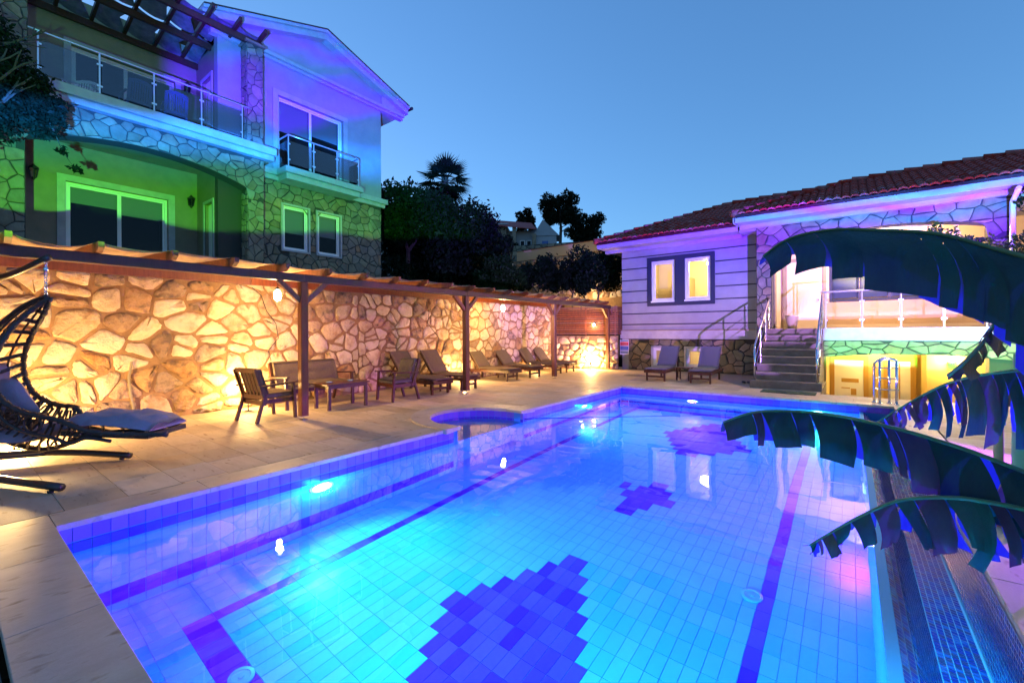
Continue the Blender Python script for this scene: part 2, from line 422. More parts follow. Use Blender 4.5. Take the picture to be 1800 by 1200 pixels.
# terrain far beyond, slightly rising hill to the left/back
nx_, ny_ = 60, 60
def hz(x, y):
    d = max(0, -x - 9.9); h = 0
    if x < -9.9: h = 2.5 + min(4, d * .03) + max(0, d - 4) * .25
    if y > 19: h = max(h, min(1, (y - 19) / 6) * 2.5 + max(0, y - 24) * .10)
    return min(h, 11.8)
xs = sorted(set([-400, -300, -200, -140, -100, -70, -50, -40, -32, -26, -20, -16, -13, -11, -9.9, -9.7, 20, 40, 80, 200, 400]))
ys = [-300, -100, -40, -10, 18.99, 19.6, 21, 23, 26, 30, 36, 44, 55, 70, 90, 120, 160, 220, 300, 400, 600]
vs = [(x, y, (hz(x, y) if (x < -9.75 or y > 19) else -3.5)) for y in ys for x in xs]
fs = [(j * len(xs) + i, j * len(xs) + i + 1, (j + 1) * len(xs) + i + 1, (j + 1) * len(xs) + i) for j in range(len(ys) - 1) for i in range(len(xs) - 1)]
g.add(vs, fs); g.build('ground', T['soil'], kind='structure', smooth=False)
g = M(); g.box((-9.7, -8, -.30), (PX0 - .30, PY0 - .30, -.03)); g.box((-9.7, PY0 - .30, -.30), (PX0 - 1.3, PY1 + .3, -.03)); g.box((-9.7, PY1 + .3, -.30), (-.55, 17.0, -.03))
g.box((-.55, PY1 + .3, -.9), (3.5, 12.25, -.03)); g.box((.7, -2, -.9), (3.5, PY1 + .3, -.03)); g.box((PX0 - 1.3, PY0 - .3, -.3), (PX0 - .28, 4.78, -.03)); g.box((PX0 - 1.3, 6.62, -.3), (PX0 - .28, PY1 + .3, -.03))
g.box((-.7, 12.25, -1.5), (9, 19, -1.3))
base = g.build('deck_bed', T['joint'], kind='structure')
# lower-left strip beyond the near coping
g = M(); g.box((PX0 - .3, -8, -.35), (3.5, PY0 - .36, -.045)); g.build('side_path', mk('blue_grey_paving', (.06, .075, .08), .8, (.10, .115, .11), scale=5, bump=.004, bscale=40), kind='structure')

deck = bpy.data.objects.new('pool_deck', None); COL.objects.link(deck); tag(deck, kind='structure', label='honed travertine paving around the pool')
rnd = random.Random(3); slabs = []
def ell(x, y, k=1.0): return ((x - EC[0]) / (ERX * k)) ** 2 + ((y - EC[1]) / (ERY * k)) ** 2
def clip_ell(poly, k):
    cx = sum(p[0] for p in poly) / len(poly); cyy = sum(p[1] for p in poly) / len(poly)
    a = math.atan2((cyy - EC[1]) / ERY, (cx - EC[0]) / ERX); nx, ny = math.cos(a) / ERX, math.sin(a) / ERY
    tx, ty = EC[0] + ERX * k * math.cos(a), EC[1] + ERY * k * math.sin(a)
    return clip(poly, tx, ty, -nx, -ny)
def slab_region(x0, x1, y0, y1, w=.60, h=.405, rot=False):
    j = 0; y = y0
    while y < y1 - .02:
        x = x0 - (rnd.uniform(0, .6) if j % 2 else 0); yy = min(y + h, y1)
        while x < x1 - .02:
            a, b = max(x, x0), min(x + w, x1)
            if b - a > .04: slabs.append([(a, y), (b, y), (b, yy), (a, yy)])
            x += w
        y = yy; j += 1
CW = .34
slab_region(-9.42, PX0 - CW, -3, 17.0, .61, .405)
slab_region(PX0 - CW, -.56, PY1 + CW, 16.2)
slab_region(-.56, 3.4, PY1 + CW, 12.2)
slab_region(.66 + CW, 3.4, -1, PY1 + CW)
slab_region(PX0 - CW, PX0 - CW + .001, 0, 0)
out = []
for p in slabs:
    q = p
    if min(ell(x, y, 1.0) for x, y in p) < 1.9: q = clip_ell(p, 1.19)
    q = inset(q, .0022)
    if len(q) >= 3 and abs(area(q)) > .002: out.append(q)
def camd(q): cx = sum(a[0] for a in q) / len(q); cy_ = sum(a[1] for a in q) / len(q); fw = -.608 * cx + .794 * cy_; rt = .794 * cx + .608 * cy_; return (cx * cx + cy_ * cy_) if (fw > .6 and abs(rt) < 1.25 * fw + .6) else 1e6 + cx * cx + cy_ * cy_
out.sort(key=camd); rest = M()
fz = lambda x, d, y: (x, y, d)
for k, q in enumerate(out):
    mb = M(); h = rnd.uniform(-.0012, .0012); n = len(q)
    top = [(x, y, h) for x, y in q]; mb.add(top + [(x, y, -.03) for x, y in q], [tuple(range(n))] + [(i, n + i, n + (i + 1) % n, (i + 1) % n) for i in range(n)])
    if k < 300: mb.build('paving_slab', T['travertine'], deck)
    else: rest.add(mb.v, mb.f)
rest.build('paving_slabs_far', T['travertine'], deck, kind='stuff')

# coping
cop = bpy.data.objects.new('pool_coping', None); COL.objects.link(cop); tag(cop, kind='structure')
def cop_stone(poly, top=.004, bot=-.042):
    q = inset(poly, .0015)
    if area(q) < 0: q = q[::-1]
    n = len(q); mb = M(); mb.add([(x, y, top) for x, y in q] + [(x, y, bot) for x, y in q], [tuple(range(n)), tuple(range(n, 2 * n))[::-1]] + [(i, n + i, n + (i + 1) % n, (i + 1) % n) for i in range(n)])
    mb.build('coping_stone', T['coping'], cop, bevel=.004)
def cop_run(x0, x1, y0, y1, L=.92, axis=1, skip=None):
    a, b = (y0, y1) if axis else (x0, x1); n = max(1, round((b - a) / L)); s = (b - a) / n
    for i in range(n):
        p, q = a + i * s, a + (i + 1) * s
        cop_stone([(x0, p), (x1, p), (x1, q), (x0, q)] if axis else [(p, y0), (q, y0), (q, y1), (p, y1)])
O = .02
cop_run(PX0 - CW, PX0 + O, PY0 + O, 4.60); cop_run(PX0 - CW, PX0 + O, 6.80, PY1 - O)
cop_run(PX0 - CW, .64, PY1 - O, PY1 + CW, axis=0); cop_run(PX0 - CW, .64, PY0 - CW, PY0 + O, axis=0)
cop_run(.64, .64 + CW, -1, PY1 + CW)
# coping round the lobe
def ept(t, k): return (EC[0] + ERX * k * math.cos(t), EC[1] + ERY * k * math.sin(t))
tA = math.acos((PX0 + O - EC[0]) / ERX); N_ = 9
for i in range(N_):
    t0 = tA + (2 * math.pi - 2 * tA) * i / N_; t1 = tA + (2 * math.pi - 2 * tA) * (i + 1) / N_
    inn = [ept(t0 + (t1 - t0) * j / 4, .985) for j in range(5)]; outp = [ept(t0 + (t1 - t0) * j / 4, 1.33) for j in range(5)]
    poly = inn + outp[::-1]
    if area(poly) < 0: poly = poly[::-1]
    n = len(poly); mb = M(); top, bot = .022, -.05
    # bullnosed outer lip stands a little proud of the paving
    fs = []
    vs = [(x, y, .004 + .0) for x, y in inn] + [(x, y, top) for x, y in [ept(t0 + (t1 - t0) * j / 4, 1.28) for j in range(5)]] + [(x, y, top) for x, y in outp] + [(x, y, bot) for x, y in outp] + [(x, y, bot) for x, y in inn]
    for a in range(4):
        for j in range(4): fs.append((a * 5 + j, a * 5 + j + 1, (a + 1) * 5 + j + 1, (a + 1) * 5 + j))
    for j in range(4): fs.append((20 + j, 20 + j + 1, j + 1, j))
    fs += [(0, 5, 10, 15, 20), (4, 24, 19, 14, 9)]
    mb.add(vs, fs); mb.build('coping_stone', T['coping'], cop)
cop_run(PX0 - CW, PX0 + O, 4.60, 4.92, .4); cop_run(PX0 - CW, PX0 + O, 6.50, 6.80, .4)

# ------------------------------------------------------------------ the pool
pool = bpy.data.objects.new('swimming_pool', None); COL.objects.link(pool); tag(pool, kind='structure')
sh = M()
sh.box((PX0 - .2, PY0 - .2, ZF - .2), (PX1 + .05, PY1 + .2, ZF - .008))
yA = EC[1] - ERY * math.sin(tA); yB = EC[1] + ERY * math.sin(tA)
sh.box((PX0 - .2, PY0 - .2, ZF - .1), (PX0 - .008, yA, -.03)); sh.box((PX0 - .2, yB, ZF - .1), (PX0 - .008, PY1 + .2, -.03))
sh.box((PX0 - .2, PY1 + .008, ZF - .1), (.66, PY1 + .2, -.03)); sh.box((PX0 - .2, PY0 - .2, ZF - .1), (.66, PY0 - .008, -.03))
sh.box((PX1 - .03, PY0 - .008, ZF - .1), (PX1 + .028, PY1 + .008, ZW - .004))     # weir wall
sh.box((PX0 - 1.3, EC[1] - 1, ZF - .1), (PX0 - .2, EC[1] + 1, -1.1))
sh.build('pool_shell', T['grout'], pool)
# curved lobe wall and two roman steps
lw = M(); K = 28
ring = [ept(tA + (2 * math.pi - 2 * tA) * i / K, 1.0) for i in range(K + 1)]; ro = [ept(tA + (2 * math.pi - 2 * tA) * i / K, 1.25) for i in range(K + 1)]
vs = [(x, y, -.03) for x, y in ring] + [(x, y, -1.6) for x, y in ring] + [(x, y, -.045) for x, y in ro]
fs = []
for i in range(K): fs += [(i, i + 1, K + 1 + i + 1, K + 1 + i), (i, 2 * K + 2 + i, 2 * K + 3 + i, i + 1)]
lw.add(vs, fs); lw.build('lobe_wall', T['grout'], pool)
for z, k in ((-.42, 1.0), (-.72, .72), (-1.02, .45)):
    st = M(); rr = [ept(tA + (2 * math.pi - 2 * tA) * i / K, k) for i in range(K + 1)]
    rr = [(min(x, PX0 - .0), y) for x, y in rr]
    n = len(rr); st.add([(x, y, z) for x, y in rr] + [(x, y, z - .4) for x, y in rr], [tuple(range(n))] + [(i, (i + 1) % n, n + (i + 1) % n, n + i) for i in range(n)])
    st.build('entry_step', T['tile_light'], pool)
# tiles
def tile_mesh(w, h, t=.006, g=.0019):
    mb = M(); b = .0012; x, y = w - g, h - g
    mb.add([(0, 0, -.004), (x, 0, -.004), (x, y, -.004), (0, y, -.004), (b, b, t - .004), (x - b, b, t - .004), (x - b, y - b, t - .004), (b, y - b, t - .004)], [(4, 5, 6, 7), (0, 1, 5, 4), (1, 2, 6, 5), (2, 3, 7, 6), (3, 0, 4, 7)])
    me = bpy.data.meshes.new('tile'); me.from_pydata(mb.v, [], mb.f); me.update(); return me, mb
TW, TL = .112, .216
tmesh = {}
for nm in ('tile_dark', 'tile_light'):
    me, tb = tile_mesh(TW, TL); me.materials.append(T[nm]); tmesh[nm] = me
tv, tf = tb.v, tb.f
fx0 = PX0 + .0; nX = int((PX1 - PX0) / TW); nY = int((PY1 - PY0) / TL)
dark = set()
ci = lambda x: int(round((x - fx0) / TW)); cj = lambda y: int(round((y - PY0) / TL))
jn, jf = cj(1.08), cj(10.40); il, ir = ci(-4.19), ci(-.60)
for j in range(jn, jf + 1): dark.add((il, j)); dark.add((ir, j))
for i in range(il, ir + 1): dark.add((i, jn)); dark.add((i, jf))
c1 = ci(-2.20); j1 = cj(3.92) - 1
P1 = [(-1, 1), (-2, 2), (-3, 3), (-4, 4), (-5, 5), (-6, 6), (-5, 7), (-4, 8), (-3, 6), (-2, 4), (-1, 2)]
for k, (a, b) in enumerate(P1):
    for i in range(a, b): dark.add((c1 + i, j1 - k))
c2 = ci(-2.2); j2 = cj(6.2) - 1
for k, (a, b) in enumerate([(0, 2), (-1, 3), (-2, 2), (-1, 2), (-1, 1)]):
    for i in range(a, b): dark.add((c2 + i, j2 - k))
dark.add((c2 - 3, j2 - 1)); dark.add((c2 + 3, j2 - 2)); dark.add((c2 + 1, j2 - 3)); dark.add((c2+2, j2 - 2))
c3 = ci(-2.2); j3 = cj(9.92) - 1
for k, (a, b) in enumerate(P1):
    for i in range(a, b): dark.add((c3 + i, j3 - k))
light_ = []; nd = 0; restd = M(); restl = M(); rt = random.Random(5)
for (i, j) in sorted(dark, key=lambda t: (fx0 + t[0] * TW) ** 2 + (PY0 + t[1] * TL) ** 2):
    if 0 <= i < nX and 0 <= j < nY:
        o = bpy.data.objects.new('cobalt_tile', tmesh['tile_dark']); COL.objects.link(o); o.parent = pool; o.location = (fx0 + i * TW + .002, PY0 + j * TL + .002, ZF + rt.uniform(-.0006, .0006)); nd += 1
cells = [(i, j) for i in range(nX) for j in range(nY) if (i, j) not in dark]
def floorkey(t):
    x, y = fx0 + t[0] * TW, PY0 + t[1] * TL; fw = -.608 * x + .794 * y; r_ = .794 * x + .608 * y
    return math.hypot(x, y) + (100 if (fw < 2.05 or abs(r_) > 1.05 * fw + .3) else 0)
cells.sort(key=floorkey)
for k, (i, j) in enumerate(cells):
    x, y, z = fx0 + i * TW + .002, PY0 + j * TL + .002, ZF + rt.uniform(-.0005, .0005)
    if k < 300:
        o = bpy.data.objects.new('floor_tile', tmesh['tile_light']); COL.objects.link(o); o.parent = pool; o.location = (x, y, z)
    else: restl.add([(v[0] + x, v[1] + y, v[2] + z) for v in tv], tf)
restl.build('floor_tiles_far', T['tile_light'], pool, kind='stuff')
# wall tiles: rows (z0,z1,material,name)
def wall_tile(nm, mat, z0, z1, p, ax, parent=pool, store=None):
    """p start corner, ax 'L' left wall (+X facing), 'F' far wall (-Y facing)"""
    b = .002; t = .006; g_ = .0012
    h0, h1 = z0 + g_, z1 - g_
    if ax == 'L': fn = lambda a, d, z: (PX0 - .008 + d, p + a, z)
    elif ax == 'F': fn = lambda a, d, z: (p + a, PY1 + .008 - d, z)
    elif ax == 'N': fn = lambda a, d, z: (p + a, PY0 - .008 + d, z)
    else: fn = lambda a, d, z: (*p, z)
    mb = M(); mb.add([fn(g_, 0, h0), fn(TW - g_, 0, h0), fn(TW - g_, 0, h1), fn(g_, 0, h1), fn(g_ + b, t + .002, h0 + b), fn(TW - g_ - b, t + .002, h0 + b), fn(TW - g_ - b, t + .002, h1 - b), fn(g_ + b, t + .002, h1 - b)], [(4, 5, 6, 7), (0, 1, 5, 4), (1, 2, 6, 5), (2, 3, 7, 6), (3, 0, 4, 7)])
    if store is not None: store.add(mb.v, mb.f)
    else: mb.build(nm, mat, parent)
rows = [(-.158, -.042, 'tile_mid', 'waterline_tile'), (-.41, -.185, 'tile_dark', 'border_tile'), (-1.56, -1.31, 'tile_dark', 'border_tile_low')]
body = M(); lowfar = {'waterline_tile': M(), 'border_tile': M(), 'border_tile_low': M()}
def inLobe(y): return yA - .06 < y < yB - .06
segs = []
for k in range(int((PY1 - PY0) / TW)): segs.append(('L', PY0 + k * TW))
for k in range(int((.66 - PX0) / TW)): segs.append(('F', PX0 + k * TW))
for k in range(int((.66 - PX0) / TW)): segs.append(('N', PX0 + k * TW))
for ax, p in segs:
    if ax == 'L' and inLobe(p): continue
    for z0, z1, mt, nm in rows:
        if ax != 'L' and p > PX1 - .1 and nm != 'waterline_tile': continue
        near = ax == 'L' or (ax == 'F' and p < PX1)
        wall_tile(nm, T[mt], z0, z1, p, ax, store=None if near and ax != 'N' else lowfar[nm])
    if ax != 'L' and p > PX1 - .1: continue
    for z0, z1 in ((-.66, -.41), (-.91, -.66), (-1.11, -.91), (-1.31, -1.11), (-1.69, -1.56)): wall_tile('', None, z0, z1, p, ax, store=body)
body.build('wall_tiles', T['tile_light'], pool, kind='stuff')
for nm, mt in (('waterline_tile', 'tile_mid'), ('border_tile', 'tile_dark'), ('border_tile_low', 'tile_dark')):
    if lowfar[nm].v: lowfar[nm].build(nm + 's_near_end', T[mt], pool, kind='stuff')
# lobe wall tiles (two rows)
for i in range(K):
    for z0, z1, mt, nm in rows[:2]:
        a, b = ring[i], ring[i + 1]; ins = lambda p: (EC[0] + (p[0] - EC[0]) * .992, EC[1] + (p[1] - EC[1]) * .992)
        a, b = ins(a), ins(b); d = ((b[0] - a[0]) * .02, (b[1] - a[1]) * .02)
        mb = M(); mb.add([(a[0] + d[0], a[1] + d[1], z0 + .002), (b[0] - d[0], b[1] - d[1], z0 + .002), (b[0] - d[0], b[1] - d[1], z1 - .002), (a[0] + d[0], a[1] + d[1], z1 - .002)], [(0, 1, 2, 3)]); mb.build(nm, T[mt], pool)
# weir cap, mosaic slope and gutter
wc = M(); wc.box((PX1 - .03, PY0, ZW - .004), (PX1 + .028, PY1, ZW + .0005)); wc.build('weir_cap', mk('weir_cap_tile', (.06, .42, .70), .7, spec=.15), pool)
def mosaic(pts, y0, y1, s=.025, seed=1):
    """sheet of small tiles over a profile of (x,z) points"""
    rr = random.Random(seed); mb = M(); L = [0]
    for a, b in zip(pts, pts[1:]): L.append(L[-1] + math.hypot(b[0] - a[0], b[1] - a[1]))
    n = int(L[-1] / s); ny = int((y1 - y0) / s)
    def at(l):
        for k in range(len(pts) - 1):
            if l <= L[k + 1] + 1e-9:
                t = (l - L[k]) / (L[k + 1] - L[k]); return (pts[k][0] + (pts[k+1][0] - pts[k][0]) * t, pts[k][1] + (pts[k+1][1] - pts[k][1]) * t)
        return pts[-1]
    vs = []; fs = []; ms = []
    for i in range(n):
        a, b = at(i * s + .0024), at((i + 1) * s - .0024)
        for j in range(ny):
            ya, yb = y0 + j * s + .0024, y0 + (j + 1) * s - .0024; h = rr.uniform(0, .0014) + .0018; base = len(vs)
            tl = rr.uniform(-.0006, .0006)
            vs += [(a[0], ya, a[1] + h + tl), (b[0], ya, b[1] + h), (b[0], yb, b[1] + h - tl), (a[0], yb, a[1] + h)]
            fs.append((base, base + 1, base + 2, base + 3)); ms.append(rr.choice((0, 0, 1, 2)))
    mb.v = vs; mb.f = fs; mb.m = ms; return mb
mm = [mk('mosaic_navy', (.04, .05, .30), .10), mk('mosaic_blue', (.06, .13, .42), .10), mk('mosaic_plum', (.11, .07, .20), .10)]
MX = [(PX1 + .028, ZW - .006), (PX1 + .10, ZW - .05), (.40, -.50)]
MB_ = [(.40, -.50), (.625, -.53)]; MW = [(.625, -.53), (.643, -.05)]
for prof, nm, sd in ((MX, 'overflow_slope_mosaic', 1), (MB_, 'gutter_floor_mosaic', 2), (MW, 'gutter_wall_mosaic', 3)):
    mosaic(prof, PY0, PY1, .036, sd).build(nm, mm, pool, kind='stuff')
gb = M(); prof = [(x, z - .004) for x, z in MX + MB_[1:] + MW[1:]]
gb.add([(x, y, z) for y in (PY0, PY1) for x, z in prof], [(i, i + 1, len(prof) + i + 1, len(prof) + i) for i in range(len(prof) - 1)])
gb.add([(x, y, z) for y in (PY0, PY1) for x, z in ((.643, -.04), (.66, -.04), (.66, -1))], [(0, 1, 4, 3), (1, 2, 5, 4)])
gb.build('gutter_grout', mk('mosaic_grout', (.42, .48, .60), .8), pool)
# floor drains with numbered lids
def ringdisc(mb, c, r0, r1, z, n=28):
    mb.add([(c[0] + r * math.cos(2 * math.pi * i / n), c[1] + r * math.sin(2 * math.pi * i / n), z) for r in (r0, r1) for i in range(n)], [(i, (i + 1) % n, n + (i + 1) % n, n + i) for i in range(n)])
for c in ((-.70, 4.36), (-3.43, 1.31), (-3.45, 4.2)):
    mb = M(); mb.lathe([(.085, ZF), (.085, ZF + .014), (.06, ZF + .02), (.056, ZF + .014), (.02, ZF + .014), (.018, ZF + .022)], (c[0], c[1], 0), 24)
    o = mb.build('floor_inlet', T['tile_light'], pool, smooth=False)

# water
wt = M(); nn = 40
poly = [(PX1 - .01, PY0 - .005), (PX1 - .01, PY1 + .005), (PX0 - .006, PY1 + .005), (PX0 - .006, yB)] + [r_ for r_ in ring] + [(PX0 - .006, yA), (PX0 - .006, PY0 - .005)]
wt.add([(x, y, ZW) for x, y in poly], [tuple(range(len(poly)))])
wm = bpy.data.materials.new('pool_water'); wm.use_nodes = True; N, L = nt(wm); N.remove(N['Principled BSDF'])
gl = N.new('ShaderNodeBsdfGlass'); gl.inputs['IOR'].default_value = 1.33; gl.inputs['Roughness'].default_value = 0.0; gl.inputs['Color'].default_value = (.97, 1, 1, 1)
ns = N.new('ShaderNodeTexNoise'); ns.inputs['Scale'].default_value = 1.3; ns.inputs['Detail'].default_value = 2; gg = N.new('ShaderNodeNewGeometry'); L.new(gg.outputs['Position'], ns.inputs['Vector'])
bp = N.new('ShaderNodeBump'); bp.inputs['Distance'].default_value = .005; bp.inputs['Strength'].default_value = 1; L.new(ns.outputs['Fac'], bp.inputs['Height']); L.new(bp.outputs[0], gl.inputs['Normal']); L.new(gl.outputs[0], N['Material Output'].inputs[0])
water = wt.build('water', wm, kind='structure')
if water.data.polygons[0].normal.z < 0: water.data.flip_normals()

# underwater lamps
def pool_lamp(loc, nrm, label, power, col=(0, .95, 1), spot=118):
    t = thing('pool_lamp', label, 'pool light', loc, 0, 'round pool lamps under water')
    n = Vector(nrm); q = n.to_track_quat('Z', 'Y')
    def lath(prof, nm, mat):
        mb = M(); mb.lathe(prof, (0, 0, 0), 24); mb.v = [tuple(q @ Vector(v) + Vector(loc)) for v in mb.v]; mb.build(nm, mat, t, smooth=True)
    lath([(.145, 0), (.14, .02), (.115, .026), (.112, .012)], 'trim_ring', T['pvc'])
    lath([(.111, .010), (.10, .018), (.05, .022), (.001, .023)], 'lens', LENS)
    p = Vector(loc) + n * .05
    light('SPOT', p, col, power, t, 'lamp_light', .07, spot=spot, blend=.7, aim=p + n + Vector((0, 0, -.55)))
    if col[0] < .1: light('POINT', Vector(loc) + n * .13, col, power * .07, t, 'halo_light', .05)
    return t
LENS = emis('pool_lamp_lens', (.25, .85, 1.0), 14)
pool_lamp((PX0 - .004, 2.67, -.60), (1, 0, 0), 'bright cyan pool lamp in the long left pool wall, nearest the camera', 150)
pool_lamp((PX0 - .004, 8.91, -.60), (1, 0, 0), 'small bright pool lamp in the left pool wall beyond the rounded step bay', 160)
pool_lamp((-.55, PY1 + .004, -.60), (0, -1, 0), 'pool lamp in the far end wall, below the chrome ladder side', 110)  # lamp itself not in view, assumed from the glow on the far wall
pool_lamp((PX1 - .034, 6.2, -.60), (-1, 0, 0), 'violet pool lamp in the weir wall at the right, facing across the pool', 430, (.26, .015, 1), 165)  # added lamp, fills the basin with violet
pool_lamp((-1.4, PY0 - .004, -.60), (0, 1, 0), 'pool lamp in the near end wall, facing down the length of the pool', 400)  # out of view, assumed for the bright cyan floor at the near end
pool_lamp((-3.4, PY0 - .004, -.60), (0, 1, 0), 'violet pool lamp in the near end wall close to the left corner', 460, (.26, .015, 1), 165)  # added for violet fill near the left corner
pool_lamp((-3.0, PY1 + .004, -.60), (0, -1, 0), 'violet pool lamp in the far end wall near the left corner', 430, (.26, .015, 1), 165)  # added too, keeps the far walls violet
# ------------------------------------------------------------------ retaining wall
WX = -9.42
rw = thing('retaining_wall', 'long rubble stone retaining wall of pale boulders behind the wooden pergola', 'wall', (WX, 0, 0))
mb = M(); panel(mb, -4.0, 14.95, -.05, 2.46, [], -.45, 0, fX(WX)); mb.build('mortar_bed', T['mortar'], rw)
pl = voronoi(-2.0, 6.2, 0, 2.44, .41, .33, 11, .44) + voronoi(6.2, 14.8, 0, 2.44, .345, .31, 12, .44)
pl = split(pl, .20, 77)
stones(pl, fX(WX), [T['rub1'], T['rub1'], T['rub2']], rw, 5, gap=.021, depth=.03, round_=2, dome=.4, limit=300, minA=.006, rough=.02, kt=.16)
mb = M(); pts = [(WX + .06, 1.95 + .03 * math.sin(k * 1.7), z) for k, z in enumerate([0, .25, .5, .75, 1.0])]; mb.tube(pts, .018, 6); mb.build('conduit', T['cream'], rw)
def cable(pts, r=.008): m_ = M(); m_.tube(pts, r, 5); return m_
cable([(WX + .07, 3.35 + a, z) for a, z in ((.45, 2.35), (.62, 2.2), (.72, 1.9), (.9, 1.65), (.95, 1.35), (.75, 1.1), (.8, .9))]).build('cable', T['iron'], rw)
cable([(WX + .07, 8.3 + a, z) for a, z in ((0, 2.3), (.1, 2.0), (.05, 1.7), (.25, 1.5), (.45, 1.3), (.4, 1.0), (.6, .8))]).build('cable', T['iron'], rw)

cw = thing('garden_wall', 'low rubble wall with slatted timber screen, lit by a lamp at its foot', 'wall', (-9.3, 14.85, 0))
# runs obliquely from the retaining wall to the bungalow corner
a0 = Vector((-9.38, 14.85)); a1 = Vector((-7.0, 15.75)); dd = (a1 - a0).normalized(); LN = (a1 - a0).length; nn_ = Vector((dd.y, -dd.x))
fC = lambda s, d, z: (a0.x + dd.x * s + nn_.x * d, a0.y + dd.y * s + nn_.y * d, z)
mb = M(); panel(mb, 0, LN, -.05, 1.28, [], -.3, 0, fC); mb.build('mortar_bed', T['mortar'], cw)
stones(voronoi(0, LN, 0, 1.27, .30, .27, 21), fC, [T['rub1'], T['rub1'], T['rub2']], cw, 6, gap=.014, depth=.045, round_=1, minA=.008, rough=.012)
sf = thing('slat_screen', 'horizontal brown slat screen on top of the low rubble wall', 'fence', (-9.3, 14.9, 1.3))
for s in (0.04, LN * .52, LN - .1): mb = M(); mb.box((s - .03, -.10, 1.28), (s + .03, -.04, 2.42), fn=fC); mb.build('screen_post', T['wood'], sf)
for k in range(13): mb = M(); z = 1.33 + k * .083; mb.box((0.0, -.04, z), (LN, -.018, z + .062), fn=fC); mb.build('slat', T['wood'], sf)
s2 = thing('slat_screen', 'narrow slat screen between the corner post and the bungalow', 'fence', (-6.99, 15.8, 1.3))
for k in range(13): mb = M(); z = 1.33 + k * .083; mb.box((-7.1, 15.80, z), (-6.99 + .0, 16.6, z + .062)); mb.build('slat', T['wood'], s2)

# ------------------------------------------------------------------ pergola
PG = -7.28
pg = thing('pergola', 'long stained timber pergola with cream cloth roof along the stone wall', 'pergola', (PG, 0, 0))
for y in (-4.15, -.20, 3.75, 7.70, 11.65, 15.45):
    mb = M(); mb.beam((PG, y, .07), (PG, y, 2.30), .125, .125, bev=.008); p = mb.build('post', T['wood'], pg)
    mb = M(); mb.box((PG - .05, y - .05, 0), (PG + .05, y + .05, .012)); mb.tube([(PG, y, .01), (PG, y, .08)], .012, 6); mb.box((PG - .06, y - .06, .06), (PG + .06, y + .06, .07)); mb.build('post_foot', T['chrome'], pg)
    for s in (-1, 1):
        mb = M(); mb.beam((PG, y + s * .05, 1.98), (PG, y + s * .40, 2.31), .07, .08); mb.build('brace', T['wood'], pg)
for a, b in zip((-4.2, -.2, 3.75, 7.70, 11.65), (-.2, 3.75, 7.70, 11.65, 15.6)):
    mb = M(); mb.beam((PG, a + .003, 2.365), (PG, b - .003, 2.365), .12, .125, bev=.006); mb.build('front_beam', T['wood_dark'], pg)
    mb = M(); mb.beam((WX + .14, a + .003, 2.47), (WX + .14, b - .003, 2.47), .08, .15); mb.build('wall_beam', T['wood'], pg)
RY = [-3.86 + .722 * k for k in range(27)]
for k, y in enumerate(RY):
    mb = M(); x0, x1 = WX + .05, PG + .30; h = .115
    zz = lambda x: 2.435 + (x - (PG)) * -.045 + h / 2
    w = .028
    vs = []
    prof = [(x0, zz(x0) - h/2), (x1 - .10, zz(x1) - h/2), (x1, zz(x1) - h/2 + .05), (x1, zz(x1) + h/2), (x0, zz(x0) + h/2)]
    mb.prism([(a, b) for a, b in prof], y - w, y + w, lambda a, d, b: (a, d, b)); mb.build('rafter', T['wood'], pg)
# cloth: one strip woven over the rafters, sagging between
for s in range(len(RY) - 1):
    mb = M(); ya, yb = RY[s], RY[s + 1]; ny, nx2 = 7, 9; rr = random.Random(s); sag = rr.uniform(.05, .12)
    X = [WX + .15 + (PG + .17 - (WX + .15)) * i / (nx2 - 1) for i in range(nx2)]
    vs = []
    for i, x in enumerate(X):
        for j in range(ny):
            t = j / (ny - 1); y = ya + (yb - ya) * t
            z = 2.56 + (x - PG) * -.045 - sag * 4 * t * (1 - t) * (0.7 + .3 * math.sin(i * 1.1 + s)) + .004 * math.sin(9 * t + i * 2.1)
            vs.append((x, y, z))
    mb.add(vs, [(i * ny + j, (i + 1) * ny + j, (i + 1) * ny + j + 1, i * ny + j + 1) for i in range(nx2 - 1) for j in range(ny - 1)])
    mb.build('canopy_strip', T['canopy'], pg, smooth=True)

# hanging lamps under the pergola
BULB = emis('lamp_bulb', (1, .78, .42), 60)
def hang_lamp(loc, label, p, top=2.42, watt=42):
    t = thing('pergola_lamp', label, 'lamp', loc, 0, 'lanterns under the pergola')
    x, y, z = loc
    mb = M(); mb.tube([(x, y, top), (x, y, z + .13)], .006, 6); mb.build('cord', T['iron'], t)
    mb = M(); mb.lathe([(.012, .15), (.05, .12), (.055, .105), (.012, .10)], (x, y, z), 12); mb.build('cap', T['iron'], t)
    mb = M()
    for k in range(6):
        a = k * math.pi / 3; mb.tube([(x + .05 * math.cos(a), y + .05 * math.sin(a), z + .11), (x + .065 * math.cos(a), y + .065 * math.sin(a), z), (x + .035 * math.cos(a), y + .035 * math.sin(a), z - .10)], .0035, 4)
    mb.build('cage', T['iron'], t)
    mb = M(); mb.lathe([(.002, -.10), (.04, -.08), (.062, -.025), (.056, .04), (.03, .09), (.002, .10)], (x, y, z), 14); mb.build('bulb', BULB, t, smooth=True)
    light('POINT', (x, y, z - .13), (1, .55, .16), watt, t, size=.05)
    return t
hang_lamp((-8.2, 3.76, 2.13), 'hanging lantern glowing left of the nearest visible pergola post', 1)
hang_lamp((-8.2, 10.27, 2.15), 'hanging lantern glowing between the second and third pergola posts', 1)
